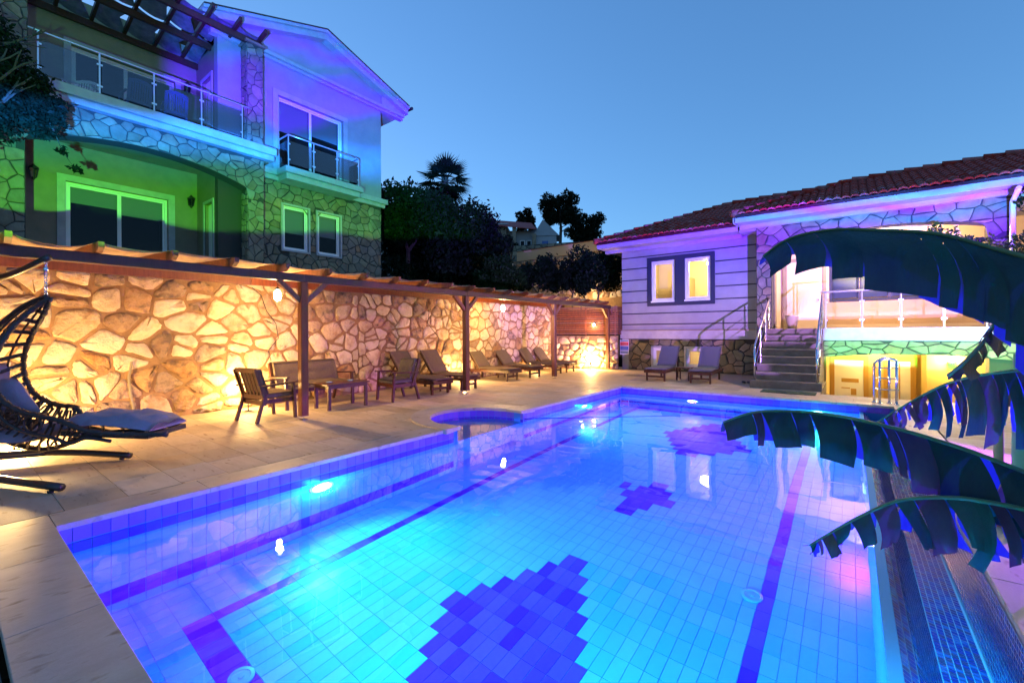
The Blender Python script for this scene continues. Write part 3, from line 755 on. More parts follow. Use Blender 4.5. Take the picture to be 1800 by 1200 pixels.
# small wall lamp on the screen
t = thing('screen_lamp', 'small glowing wall lamp fixed on the slatted screen', 'lamp', fC(LN * .66, .02, 1.70))
x, y, z = fC(LN * .66, .02, 1.70)
mb = M(); mb.box((x - .04, y - .01, z - .05), (x + .04, y + .02, z + .07)); mb.tube([(x, y, z + .05), (x + .02, y - .10, z + .05)], .01, 6); mb.build('bracket', T['iron'], t)
mb = M(); mb.lathe([(.002, -.05), (.03, -.03), (.035, .01), (.015, .045)], (x + .02, y - .10, z), 12); mb.build('bulb', BULB, t, smooth=True)
light('POINT', (x + .03, y - .18, z - .03), (1, .6, .24), 8, t, size=.03)
# floor spots at the foot of the wall; all but the last assumed
def spot_lamp(loc, aim, watt, label, col=(1, .60, .2), vis=False, spot=160):
    t = thing('garden_spotlight', label, 'spotlight', loc, 0, 'floor spotlights along the stone walls')
    x, y, z = loc; d = (Vector(aim) - Vector(loc)).normalized(); q = d.to_track_quat('Z', 'Y')
    mb = M(); mb.tube([(x, y, .005), (x, y, z - .02)], .01, 6); mb.box((x - .05, y - .05, 0), (x + .05, y + .05, .012)); mb.build('stake', T['iron'], t)
    mb = M(); mb.lathe([(.02, -.07), (.04, -.06), (.05, .0), (.05, .012), (.044, .012), (.04, -.01)], (0, 0, 0), 14, caps=False); mb.v = [tuple(q @ Vector(v) + Vector(loc)) for v in mb.v]; mb.build('housing', T['iron'], t)
    mb = M(); mb.lathe([(.042, -.012), (.03, -.008), (.001, -.006)], (0, 0, 0), 14, caps=False); mb.v = [tuple(q @ Vector(v) + Vector(loc)) for v in mb.v]; mb.build('lens', BULB, t)
    light('POINT', Vector(loc) + d * .07 + Vector((0, 0, .05)), col, watt * .42, t, size=.035)
    return t
YEL = (1, .60, .2)
spot_lamp((-8.35, .60, .20), (-9.05, .65, 1.0), 230, 'floor spotlight at the wall behind the hanging chair')
spot_lamp((-8.95, 3.56, .30), (-9.3, 3.56, 1.0), 80, 'floor spotlight at the wall behind the left armchair')
spot_lamp((-8.85, 9.30, .2), (-9.3, 9.5, 1.0), 70, 'floor spotlight at the wall between the loungers')
spot_lamp((-8.85, 13.0, .2), (-9.2, 13.1, 1.1), 80, 'floor spotlight at the wall behind the last lounger')
spot_lamp(tuple(fC(1.55, .30, .25)), tuple(fC(1.6, 0.05, .8)), 230, 'very bright floor spotlight under the slatted screen')

# ------------------------------------------------------------------ garden furniture
def legs(t, pts, w=.055, mat=None):
    for a, b in pts: mb = M(); mb.beam(a, b, w, w * .8, bev=.004); mb.build('leg', mat or T['teak'], t)
def cushion(mb, x0, x1, y0, y1, z0, z1, fn=None, n=6, puff=.02, tuft=None):
    """soft box with rounded rim"""
    vs = []; fs = []
    for i in range(n + 1):
        for j in range(n + 1):
            u, v = i / n, j / n; e = min(u, 1 - u, v, 1 - v) * n; edge = 0 if e < .5 else 1
            x = x0 + (x1 - x0) * u; y = y0 + (y1 - y0) * v
            bulge = puff * (1 - (2 * u - 1) ** 4) * (1 - (2 * v - 1) ** 4)
            if tuft:
                for (tu, tv) in tuft: bulge -= puff * 1.6 * math.exp(-((u - tu) ** 2 * ((x1 - x0) / (y1 - y0)) ** 2 + (v - tv) ** 2) * 60)
            vs.append((x, y, z1 - (.014 if edge == 0 else 0) + bulge))
    k = (n + 1) ** 2
    for i in range(n + 1):
        for j in range(n + 1):
            u, v = i / n, j / n; vs.append((x0 + (x1 - x0) * u, y0 + (y1 - y0) * v, z0 + (.012 if (i in (0, n) or j in (0, n)) else 0)))
    for i in range(n):
        for j in range(n):
            a = i * (n + 1) + j; fs.append((a, a + n + 1, a + n + 2, a + 1)); fs.append((k + a, k + a + 1, k + a + n + 2, k + a + n + 1))
    for i in range(n):
        for a, b in ((i * (n + 1), (i + 1) * (n + 1)), ((i + 1) * (n + 1) + n, i * (n + 1) + n), (i + 1, i), (n * (n + 1) + i, n * (n + 1) + i + 1)):
            fs.append((a, b, k + b, k + a))
    if fn: vs = [fn(*p) for p in vs]
    mb.add(vs, fs)
def tilt(py, pz, ang):
    c, s = math.cos(ang), math.sin(ang)
    return lambda x, y, z: (x, py + (y - py) * c - (z - pz) * s, pz + (y - py) * s + (z - pz) * c)
def make_seat(name, label, cat, W, loc, rz, cmat, group=None, nb=1):
    """faces -Y; origin at the middle of its footprint"""
    t = thing(name, label, cat, (0, 0, 0), 0, group); h = W / 2
    legs(t, [((s * h, -.30, 0), (s * (h - .0), -.26, .60)) for s in (-1, 1)] + [((s * (h - .02), .36, 0), (s * (h - .02), .22, .46)) for s in (-1, 1)])
    for s in (-1, 1):
        mb = M(); mb.beam((s * h, -.34, .615), (s * h, .34, .585), .06, .028, bev=.004); mb.build('armrest', T['teak'], t)
        mb = M(); mb.beam((s * (h - .02), .20, .30), (s * (h - .02), .38, .86), .035, .06); mb.build('back_post', T['teak'], t)
    mb = M(); mb.box((-h + .02, -.28, .30), (h - .02, -.25, .37)); mb.box((-h + .02, .20, .27), (h - .02, .23, .34)); 
    for s in (-1, 1): mb.box((s * (h - .035) - .012, -.27, .29), (s * (h - .035) + .012, .24, .36))
    mb.build('seat_frame', T['teak'], t)
    mb = M(); mb.beam((-h + .03, .372, .845), (h - .03, .372, .845), .03, .07); mb.build('top_rail', T['teak'], t)
    mb = M(); mb.beam((-h + .03, .235, .40), (h - .03, .235, .40), .03, .07); mb.build('bottom_rail', T['teak'], t)
    n = max(6, int((W - .1) / .075))
    for k in range(n):
        x = -h + .07 + (W - .14) * k / (n - 1); mb = M(); mb.beam((x, .245, .43), (x, .366, .82), .012, .034, up=(1, 0, 0)); mb.build('back_slat', T['teak'], t)
    for k in range(nb):
        a = -h + .04 + (W - .08) * k / nb; b = -h + .04 + (W - .08) * (k + 1) / nb
        mb = M(); cushion(mb, a + .004, b - .004, -.29, .24, .37, .47); mb.build('seat_cushion', cmat, t, smooth=True)
    mb = M(); tf_ = [(.5, .5)] if W < 1 else [(.25, .5), (.5, .5), (.75, .5)]
    cushion(mb, -h + .05, h - .05, .0, .45, 0, .11, fn=lambda x, y, z: (x, .24 - z * .93 + y * .30 - .02, .46 + y * .95 - z * .28), n=12, puff=.035, tuft=tf_)
    mb.build('back_cushion', cmat, t, smooth=True)
    t.location = loc; t.rotation_euler = (0, 0, rz); return t
# armchair seen from behind (faces away from the camera, towards +Y)
make_seat('armchair', 'wooden slat-back armchair seen from behind, left of the coffee table', 'chair', .62, (-7.90, 3.45, 0), R(188), T['fabric'], 'teak garden armchairs')
make_seat('garden_sofa', 'wooden garden sofa with taupe tufted cushions against the stone wall', 'sofa', 1.45, (-8.75, 4.72, 0), R(94), T['fabric'])
make_seat('armchair', 'wooden armchair with dark tufted cushions, right of the coffee table', 'chair', .62, (-7.82, 6.10, 0), R(-6), T['fabric_dark'], 'teak garden armchairs')
ct = thing('coffee_table', 'low rectangular teak coffee table between sofa and armchairs', 'table', (-7.94, 4.85, 0))
legs(ct, [((x, y, 0), (x, y, .43)) for x in (-8.17, -7.71) for y in (4.46, 5.24)], .06)
for k in range(5): mb = M(); x = -8.22 + k * .113; mb.box((x, 4.40, .465), (x + .108, 5.30, .487)); mb.build('slat', T['teak'], ct)
mb = M(); mb.box((-8.19, 4.44, .40), (-7.69, 4.46, .464)); mb.box((-8.19, 5.24, .40), (-7.69, 5.26, .464)); mb.box((-8.19, 4.461, .40), (-8.17, 5.239, .464)); mb.box((-7.71, 4.461, .40), (-7.69, 5.239, .464)); mb.build('apron', T['teak'], ct)
for x, y, l in ((-7.98, 4.62, 'round glass ashtray on the coffee table, nearer the left armchair'), (-7.95, 5.05, 'round glass ashtray on the coffee table, nearer the right armchair')):
    mb = M(); mb.lathe([(.03, 0), (.055, .004), (.06, .028), (.052, .028), (.045, .01), (.001, .01)], (0, 0, 0), 18); o = mb.build('ashtray', mk('ashtray_glass', (.25, .35, .4), .1), None, smooth=True); o.location = (x, y, .487); tag(o, l, 'ashtray')

def make_lounger(cmat):
    """head towards +Y, foot end at -Y, origin at the foot end centre"""
    t = thing('sun_lounger', 'x', 'sun lounger', (0, 0, 0), 0)
    for x in (-.25, .25):
        for y in (.07, 1.45): mb = M(); mb.beam((x, y, 0), (x, y, .25), .055, .045); mb.build('leg', T['teak'], t)
        mb = M(); mb.beam((x * 1.16, -.04, .275), (x * 1.16, 1.80, .275), .028, .07, bev=.003); mb.build('side_rail', T['teak'], t)
    mb = M(); mb.beam((-.25, .07, .13), (.25, .07, .13), .03, .05); mb.build('foot_stretcher', T['teak'], t)
    mb = M(); mb.beam((-.30, -.045, .275), (.30, -.045, .275), .03, .07); mb.build('end_rail', T['teak'], t)
    for k in range(9): mb = M(); y = .02 + k * .125; mb.box((-.275, y, .312), (.275, y + .09, .328)); mb.build('slat', T['teak'], t)
    by, bz, L_, an = 1.16, .325, .74, R(50)
    c, s = math.cos(an), math.sin(an)
    for x in (-.25, .25): mb = M(); mb.beam((x, by, bz), (x, by + L_ * c, bz + L_ * s), .03, .05); mb.build('backrest_rail', T['teak'], t)
    for k in range(6):
        q = .04 + k * .125; mb = M(); mb.beam((-.26, by + q * c, bz + q * s + .03), (.26, by + q * c, bz + q * s + .03), .075, .014, up=(0, -s, c)); mb.build('back_slat', T['teak'], t)
    for x in (-.2, .2): mb = M(); mb.beam((x, by + .45 * c, bz + .45 * s), (x, by + .62, .29), .025, .03); mb.build('prop', T['teak'], t)
    mb = M(); cushion(mb, -.285, .285, -.06, 1.17, .332, .385, n=8, puff=.008); mb.build('mattress', cmat, t, smooth=True)
    mb = M(); cushion(mb, -.285, .285, 0, L_ + .03, .018, .072, fn=lambda x, y, z: (x, by + y * c - z * s, bz + y * s + z * c + .02), n=8, puff=.008); mb.build('back_mattress', cmat, t, smooth=True)
    return t
LG = make_lounger(T['fabric']); LG['group'] = 'taupe sun loungers along the stone wall'
LB = [('brown sun lounger partly hidden behind the right armchair', 7.24), ('sun lounger just left of the second pergola post', 8.22), ('sun lounger right of the second pergola post, side table at its far side', 10.42), ('sun lounger second to the right of the second pergola post', 11.60), ('sun lounger whose foot shows at the third pergola post', 12.95), ('last sun lounger, beside the bright lamp in the corner', 13.85)]
for k, (l, y) in enumerate(LB):
    o = LG if k == 0 else dup(LG, label=l)
    o['label'] = l; o.location = (-7.62 - .0 * k - (.30 if k > 1 else 0), y, 0); o.rotation_euler = (0, 0, R(90 + random.uniform(-2, 2)))
LD = make_lounger(mk('slate_cushion', (.10, .10, .12), .9, bump=.001, bscale=300)); LD['group'] = 'dark sun loungers before the bungalow'
LD['label'] = 'dark grey sun lounger on the left, before the bungalow base'; LD.location = (-4.50, 12.66, 0); LD.rotation_euler = (0, 0, R(2))
dup(LD, (-3.28, 12.72, 0), R(3), 'dark grey sun lounger on the right, nearer the steps')
def side_table(loc, rz, label):
    t = thing('side_table', label, 'side table', loc, rz, 'small teak side tables'); x, y, z = loc
    for a in (-.17, .17):
        for b in (-.17, .17): mb = M(); mb.beam((x + a, y + b, 0), (x + a, y + b, .36), .035, .035); mb.build('leg', T['teak'], t)
    for k in range(5): mb = M(); mb.box((x - .22 + k * .09, y - .22, .362), (x - .138 + k * .09, y + .22, .38)); mb.build('slat', T['teak'], t)
side_table((-8.2, 7.74, 0), 0, 'side table between the two loungers left of the second post')
side_table((-8.7, 11.02, 0), 0, 'side table between loungers right of the second post')
side_table((-3.90, 13.45, 0), 0, 'side table between the two dark loungers')

# ------------------------------------------------------------------ hanging rattan chair
E1 = Vector((.794, .608, 0)); E2 = Vector((-.608, .794, 0)); E3 = Vector((0, 0, 1)); CAM = Vector((0, 0, 1.45))
def ip(u, v, off=0, D=4.9):   # plan point of the chair's own vertical plane
    r = E2 + E1 * ((u - 900) / 777) - E3 * ((v - 583 + (u - 900) * .0059) / 777)
    return CAM + r * D + E2 * off
sw = thing('hanging_chair', 'black woven rattan hanging lounge chair with lilac pads', 'hanging chair', tuple(ip(95, 790)))
def smooth_path(P, n=8):
    P = [Vector(p) for p in P]; out = []
    for i in range(len(P) - 1):
        p0, p1, p2, p3 = P[max(i - 1, 0)], P[i], P[i + 1], P[min(i + 2, len(P) - 1)]
        for k in range(n):
            t = k / n; out.append(0.5 * ((2 * p1) + (-p0 + p2) * t + (2 * p0 - 5 * p1 + 4 * p2 - p3) * t * t + (-p0 + 3 * p1 - 3 * p2 + p3) * t ** 3))
    out.append(P[-1]); return out
NB = 6
spine = smooth_path([ip(u, v) for u, v in [(84, 520), (42, 538), (-8, 580), (-50, 645), (-55, 705), (-25, 752), (18, 775), (62, 789), (108, 783), (150, 765), (215, 758), (288, 758)]], NB)
rimfar = [(88, 524), (78, 550), (58, 585), (43, 622), (42, 655), (55, 686), (76, 702), (104, 712), (133, 716), (152, 738), (215, 748), (288, 752)]
rimnear = [(86, 524), (56, 545), (18, 580), (-8, 625), (-14, 668), (2, 702), (34, 722), (70, 731), (108, 740), (150, 756), (215, 763), (292, 763)]
offs = [0, .06, .16, .25, .31, .33, .33, .33, .32, .31, .29, .27]
rims = []
for sgn, uv in ((-1, rimnear), (1, rimfar)):
    rp = smooth_path([ip(u, v, 0, 4.9 + sgn * o) for (u, v), o in zip(uv, offs)], NB); rims.append(rp)
    mb = M(); n = len(rp); mb.tube(rp, [.026 + .006 * math.sin(k * 2.4) for k in range(n)], 8); mb.build('woven_rim', T['rattan'], sw, smooth=True)
    tw = []
    for k in range(n * 3 - 2):
        i = k // 3; f = (k % 3) / 3; p = rp[i].lerp(rp[min(i + 1, n - 1)], f); a = k * 1.35; tw.append(p + E1 * math.cos(a) * .029 + (E3 * .6 + E2 * .8) * math.sin(a) * .029)
    mb = M(); mb.tube(tw, .009, 5); mb.build('twine', T['rattan'], sw)
mb = M(); mb.tube(spine, .026, 8); mb.build('spine_rope', T['rattan'], sw, smooth=True)
for q in (.35, .7):
    for r_ in rims:
        mb = M(); mb.tube([s_.lerp(p, q) for s_, p in zip(spine[:40], r_[:40])], .011, 6); mb.build('woven_rib', T['rattan'], sw)
for k in range(3, len(spine) - 1, 3):
    a, c, b = rims[0][k], spine[k], rims[1][k]
    pts = [a.lerp(c, t) * (1 - t) + c.lerp(b, t) * t for t in [i / 10 for i in range(11)]]
    if k > 54: pts = [a.lerp(c, .5) if 0 else a, c, b]
    mb = M(); mb.tube(pts, .024 if k < 40 else .014, 6); mb.build('woven_band', T['rattan'], sw)
    if False:
        pts2 = [p + E3 * -.02 + E1 * .01 for p in pts]; mb = M(); mb.tube(pts2, .009, 5); mb.build('woven_band', T['rattan'], sw)
# flared bowl slats below the rim
bowl = smooth_path([ip(u, v) for u, v in [(-30, 745), (0, 765), (35, 782), (85, 789), (120, 776), (150, 757)]], 5)
for sgn in (-1, 1):
    lo = [p + E2 * sgn * .05 for p in bowl]; r_ = rims[0 if sgn < 0 else 1]
    mb = M(); mb.tube(lo, .008, 5); mb.build('bowl_edge', T['rattan'], sw)
    for k in range(0, len(lo), 2):
        top = r_[min(34 + int(k * .8), len(r_) - 1)] + E3 * -.05
        mid = top.lerp(lo[k], .55) + E2 * sgn * .04 - E3 * .03
        mb = M(); mb.tube([top, mid, lo[k]], .011, 5); mb.build('bowl_rib', T['rattan'], sw)
for sgn, r_ in ((-1, rims[0]), (1, rims[1])):
    low = smooth_path([p - E3 * (.20 if i_ < 7 else .08) + E1 * .01 for i_, p in enumerate(r_[26:60:4])], 4)
    mb = M(); mb.tube(low, .018, 6); mb.build('lower_rim', T['rattan'], sw, smooth=True)
for u, v, D_ in ((18, 736, 4.57), (57, 745, 4.57), (77, 716, 5.23), (116, 724, 5.23)):
    c = ip(u, v, 0, D_); mb = M(); mb.tube([c + E1 * .092 * math.cos(a) + E3 * .082 * math.sin(a) for a in [2 * math.pi * i / 22 for i in range(22)]], .012, 6, closed=True); mb.build('ring', T['rattan'], sw)
# footrest slab edge
fr = M()
f0, f1 = ip(150, 752), ip(292, 757)
for sgn in (-1, 1): fr.beam(f0 + E2 * sgn * .26, f1 + E2 * sgn * .26, .03, .05)
fr.beam(f1 - E2 * .27, f1 + E2 * .27, .03, .05); fr.build('footrest_frame', T['rattan'], sw)
# pads
def pad_along(path, w, th, name, sgn=1, lump=.012):
    mb = M(); n = len(path); m_ = 9; top = []; bot = []; rr = random.Random(2)
    for i, p in enumerate(path):
        d = (path[min(i + 1, n - 1)] - path[max(i - 1, 0)]).normalized(); up = d.cross(E2).normalized()
        if up.z < 0 and i > n * .4: up = -up
        e = min(i, n - 1 - i); k = min(1, (e + .6) / 2.2) ** .5
        for j in range(m_):
            v = j / (m_ - 1) * 2 - 1; ed = (1 - abs(v) ** 4) ** .5 if abs(v) < 1 else 0
            q = p + E2 * v * w; hgt = th * k * ed * (1 + .38 * math.sin(i * 1.15) * math.cos(j * 1.6)) + rr.uniform(-1, 1) * lump * .3
            top.append(q + up * hgt * sgn); bot.append(q - up * th * .18 * k * ed * sgn)
    b = len(top); fs = []
    for i in range(n - 1):
        for j in range(m_ - 1):
            a = i * m_ + j; fs.append((a, a + 1, a + m_ + 1, a + m_)); fs.append((b + a, b + a + m_, b + a + m_ + 1, b + a + 1))
        fs.append((i * m_, (i + 1) * m_, b + (i + 1) * m_, b + i * m_)); fs.append((i * m_ + m_ - 1, b + i * m_ + m_ - 1, b + (i + 1) * m_ + m_ - 1, (i + 1) * m_ + m_ - 1))
    fs.append(tuple(range(m_)) + tuple(range(b + m_ - 1, b - 1, -1))); fs.append(tuple(range((n - 1) * m_, n * m_))[::-1] + tuple(range(b + (n - 1) * m_, b + n * m_)))
    mb.add(top + bot, fs); return mb.build(name, T['pad'], sw, smooth=True)
pad_along(smooth_path([ip(u, v) for u, v in [(-30, 640), (-38, 700), (-20, 742), (20, 762), (70, 768), (115, 757), (150, 745), (200, 738), (250, 742), (296, 748)]], 4), .27, .10, 'long_pad', lump=.03)
pl_ = thing('pillow', 'lilac square pillow leaning in the hanging chair', 'pillow', tuple(ip(40, 700)))
mb = M(); cc = [ip(-22, 668, -.02), ip(32, 664, .0), ip(74, 722, .0), ip(20, 745, -.02)]
nq = 10; vs = []
for side in (1, -1):
    for i in range(nq + 1):
        for j in range(nq + 1):
            u, v = i / nq, j / nq; p = cc[0].lerp(cc[1], u).lerp(cc[3].lerp(cc[2], u), v); b = (max(0, 1 - (2 * u - 1) ** 2) * max(0, 1 - (2 * v - 1) ** 2)) ** .45
            vs.append(p + E2 * side * (-.085) * b - E2 * .02 + E1 * .008 * math.sin(9 * v))
fs = []
for s in (0, 1):
    o_ = s * (nq + 1) ** 2
    for i in range(nq):
        for j in range(nq): a = o_ + i * (nq + 1) + j; fs.append((a, a + 1, a + nq + 2, a + nq + 1) if s else (a, a + nq + 1, a + nq + 2, a + 1))
mb.add(vs, fs); mb.build('cover', T['pad'], pl_, smooth=True)
# stand
std = thing('chair_stand', 'black curved steel stand of the hanging chair', 'stand', (-8.0, -.4, 0))
hub = Vector((-7.9, -.35, .09))
arm = smooth_path([hub, Vector((-8.35, -.42, .8)), Vector((-8.55, -.25, 1.6)), Vector((-8.2, 0.05, 2.08)), ip(0, 488) , ip(88, 452)], 6)
mb = M(); mb.tube(arm, .036, 10); mb.build('curved_arm', T['steel_black'], std, smooth=True)
f1_ = Vector((-6.62, 1.37, .05)); f2_ = Vector((-5.75, .70, .05))
mb = M(); mb.tube(smooth_path([hub, Vector((-7.55, .45, .11)), Vector((-7.15, .95, .09)), f1_], 6), .036, 10); mb.build('foot_tube', T['steel_black'], std, smooth=True)
mb = M(); mb.tube(smooth_path([hub, Vector((-7.2, .1, .06)), f2_], 6), .036, 10); mb.build('foot_tube', T['steel_black'], std, smooth=True)
mb = M(); mb.tube(smooth_path([hub + Vector((0, 0, .02)), Vector((-7.6, .15, .10)), Vector((-7.25, .75, .10))], 5), .024, 8); mb.build('foot_brace', T['steel_black'], std)
for f_ in (f1_, f2_):
    mb = M(); mb.lathe([(.02, 0), (.025, .012), (.025, .02)], (f_.x - .08, f_.y - .06, 0), 10); mb.build('rubber_foot', T['iron'], std)
ch = thing('chair_chain', 'polished steel chain holding the hanging chair', 'chain', tuple(ip(81, 460)))
z = ip(81, 458).z; base_ = ip(81, 458); end = ip(84, 520).z; k = 0
while z > end:
    c = Vector((base_.x, base_.y, z - .03)); ax = E1 if k % 2 else E2
    mb = M(); mb.tube([c + ax * .013 * math.cos(a) + E3 * .030 * math.sin(a) for a in [2 * math.pi * i / 14 for i in range(14)]], .005, 6, closed=True); mb.build('link', T['chrome'], ch, smooth=True); z -= .048; k += 1
mb = M(); c = ip(81, 474); mb.lathe([(.012, -.03), (.024, -.025), (.024, .025), (.012, .03)], tuple(c), 12); mb.build('swivel', T['chrome'], ch, smooth=True)
# ------------------------------------------------------------------ the villa on the left
XF, XR, XG = -14.0, -16.2, -14.5
vl = thing('villa', 'two storey villa with stone pillars, arch, glass balcony and coloured light on its gable', 'house', (XG, 6, 2.8))
CL = [T['clad1'], T['clad1'], T['clad2']]
F0, FR_, FG = fX(XF), fX(XR), fX(XG)
arch = lambda y: 6.13 - .083 * (y - 3.35) ** 2
# structure behind cladding
mb = M()
mb.box((XF - .45, 5.60, 2.5), (XF - .03, 6.05, 10.02)); mb.box((XF - .45, -.4, 2.5), (XF - .03, 1.19, 6.65)); mb.box((XF - .45, .55, 6.9), (XF - .03, 1.24, 10.02))
n = 18
for k in range(n):
    ya, yb = 1.19 + (5.60 - 1.19) * k / n, 1.19 + (5.60 - 1.19) * (k + 1) / n
    vs = [(XF - .45, ya, arch(ya)), (XF - .45, yb, arch(yb)), (XF - .03, yb, arch(yb)), (XF - .03, ya, arch(ya)), (XF - .45, ya, 6.65), (XF - .45, yb, 6.65), (XF - .03, yb, 6.65), (XF - .03, ya, 6.65)]
    mb.add(vs, [(0, 3, 2, 1), (4, 5, 6, 7), (0, 1, 5, 4), (2, 3, 7, 6)])
mb.build('masonry_core', T['clad_mortar'], vl)
# cladding stones
stones(voronoi(1.0, 6.06, 5.4, 6.64, 0.269, 0.227, 31, .52), F0, CL, vl, 31, limit=95, gap=.0085, depth=.02, round_=0, dome=.35, base=-.03, clampf=lambda s, z: (s, z if not (1.19 < s < 5.60) else max(z, arch(s) + .0)), minA=.006, smooth=False)
stones(voronoi(5.60, 6.05, 2.9, 5.4, 0.227, 0.252, 32, .52), F0, CL, vl, 32, limit=26, gap=.0085, depth=.02, round_=0, dome=.35, base=-.03, smooth=False)
stones(voronoi(5.60, 6.05, 7.05, 10.0, 0.227, 0.252, 33, .52), F0, CL, vl, 33, limit=26, gap=.0085, depth=.02, round_=0, dome=.35, base=-.03, smooth=False)
stones(voronoi(0.2, 1.19, 2.9, 5.4, 0.277, 0.269, 34, .52), F0, CL, vl, 34, limit=20, gap=.0085, depth=.02, round_=0, dome=.35, base=-.03, smooth=False)
stones(voronoi(.6, 1.24, 7.05, 10.0, 0.252, 0.252, 35, .52), F0, CL, vl, 35, limit=20, gap=.0085, depth=.02, round_=0, dome=.35, base=-.03, smooth=False)
stones(voronoi(0.2, 1.0, 5.4, 6.64, 0.277, 0.252, 36, .52), F0, CL, vl, 36, limit=14, gap=.0085, depth=.02, round_=0, dome=.35, base=-.03, smooth=False)
side = lambda s, d, z: (s, 5.60 - d, z)
for z0, z1, sd in ((2.9, 5.7, 37), (7.05, 10.0, 38)): stones(voronoi(XF - .45, XF, z0, z1, 0.202, 0.218, sd, .52), side, CL, vl, sd, limit=14, gap=.011, depth=.018, round_=0, dome=.3, base=-.0, smooth=False)
mb = M(); mb.box((XF - .5, 5.55, 10.02), (XF + .04, 6.1, 10.08)); mb.build('pillar_cap', T['clad2'], vl)
# recess walls, ceilings
mb = M()
panel(mb, -.4, 5.0, 2.5, 6.42, [(2.08, 4.26, 2.95, 5.45)], -.25, 0, FR_)
panel(mb, -.4, 5.0, 7.0, 10.3, [(2.20, 4.45, 7.05, 9.05)], -.25, 0, FR_)
panel(mb, XR, XG - .256, 2.5, 10.25, [(-15.55, -14.9, 2.95, 5.35), (-15.7, -14.95, 7.05, 9.1)], -.2, 0, lambda s, d, z: (s, 5.0 - d, z))
mb.build('recess_wall', T['cream'], vl)
mb = M(); mb.box((XR, -.4, 6.42), (XF - .46, 5.6, 6.60)); mb.build('veranda_ceiling', T['cream'], vl)
mb = M(); mb.box((XR, -.4, 6.61), (XF - .04, 6.2, 6.98)); mb.build('balcony_floor', T['clad2'], vl)
for (xo, z0, z1) in ((XF + .14, 6.655, 6.80), (XF + .24, 6.803, 7.0), (XF + .20, 7.003, 7.03)):
    mb = M(); mb.box((XF - .1, -.4, z0), (xo, 6.24 + (xo - XF) * .3, z1)); mb.build('slab_moulding', T['white_trim'], vl)
# gable block
mb = M()
W1, W2, DG = (6.83, 7.67, 4.16, 5.59), (8.0, 8.84, 4.16, 5.59), (6.69, 8.98, 6.66, 9.06)
panel(mb, 5.0, 10.6, 2.5, 6.3, [W1, W2], -.25, -.03, FG)
mb.build('stone_wall_core', T['clad_mortar'], vl)
mb = M(); panel(mb, 5.0, 10.6, 6.62, 10.2, [DG], -.25, 0, FG)
mb.prism([(5.0, 10.2), (10.6, 10.2), (10.6, 10.75), (8.2, 11.60), (5.0, 10.55)], -.25, 0, FG)
mb.box((XG - 5, 10.35, 2.5), (XG - .25, 10.6, 10.4)); mb.box((XG - 5, 5.0, 9.9), (XG - .25, 5.2, 10.4))
mb.build('gable_wall', T['white'], vl)
def notin(h, m_=.02): return lambda s, z: not any(a - m_ < s < b + m_ and c - m_ < z < d + m_ for a, b, c, d in h)
def clampwin(hs):
    def f(s, z):
        for a, b, c, d in hs:
            if a < s < b and c < z < d:
                dl = [(s - a, (a, z)), (b - s, (b, z)), (z - c, (s, c)), (d - z, (s, d))]; return min(dl)[1]
        return (s, z)
    return f
WW = [(6.78, 7.72, 4.11, 5.64), (7.95, 8.89, 4.11, 5.64)]
stones(voronoi(6.05, 10.6, 2.9, 6.3, 0.277, 0.26, 41, .52), FG, CL, vl, 41, limit=150, gap=.012, depth=.022, round_=0, dome=.35, base=-.03, keep=notin(WW, 0), clampf=clampwin(WW), smooth=False)
for (xo, z0, z1, e) in ((XG + .08, 6.30, 6.44, 10.72), (XG + .15, 6.443, 6.62, 10.80)):
    mb = M(); mb.box((XG - .02, 6.06, z0), (xo, e, z1)); mb.build('band_moulding', T['white_trim'], vl)
# horizontal cornice and rake boards
for (xo, z0, z1) in ((XG + .10, 10.05, 10.13), (XG + .20, 10.133, 10.24)):
    mb = M(); mb.box((XG - .1, 4.8, z0), (xo, 11.6, z1)); mb.build('cornice', T['white_trim'], vl)
ap = (8.2, 11.80); eL, eR = (4.55, 10.58), (11.72, 10.58)
for (a, b) in ((eL, ap), (ap, eR)):
    for (d0, d1, t0, t1) in ((-.1, .28, -.30, -.10), (-.1, .36, -.098, .0)):
        mb = M(); mb.prism([(a[0], a[1] + t0), (b[0], b[1] + t0), (b[0], b[1] + t1), (a[0], a[1] + t1)], d0, d1, FG); mb.build('rake_board', T['white_trim'], vl)
    mb = M(); mb.prism([(a[0], a[1] + .003), (b[0], b[1] + .003), (b[0], b[1] + .03), (a[0], a[1] + .03)], -6, .39, FG); mb.build('roof', T['wood_dark'], vl)
mb = M(); mb.prism([(10.6, 10.24), (11.62, 10.24), (11.62, 10.40), (10.6, 10.62)], -6, .1, FG); mb.build('soffit', T['white_trim'], vl)
mb = M(); mb.tube([(XG + .44, 11.80, 10.52), (XG - 6, 11.80, 10.55)], .06, 8); mb.build('gutter', T['iron'], vl)
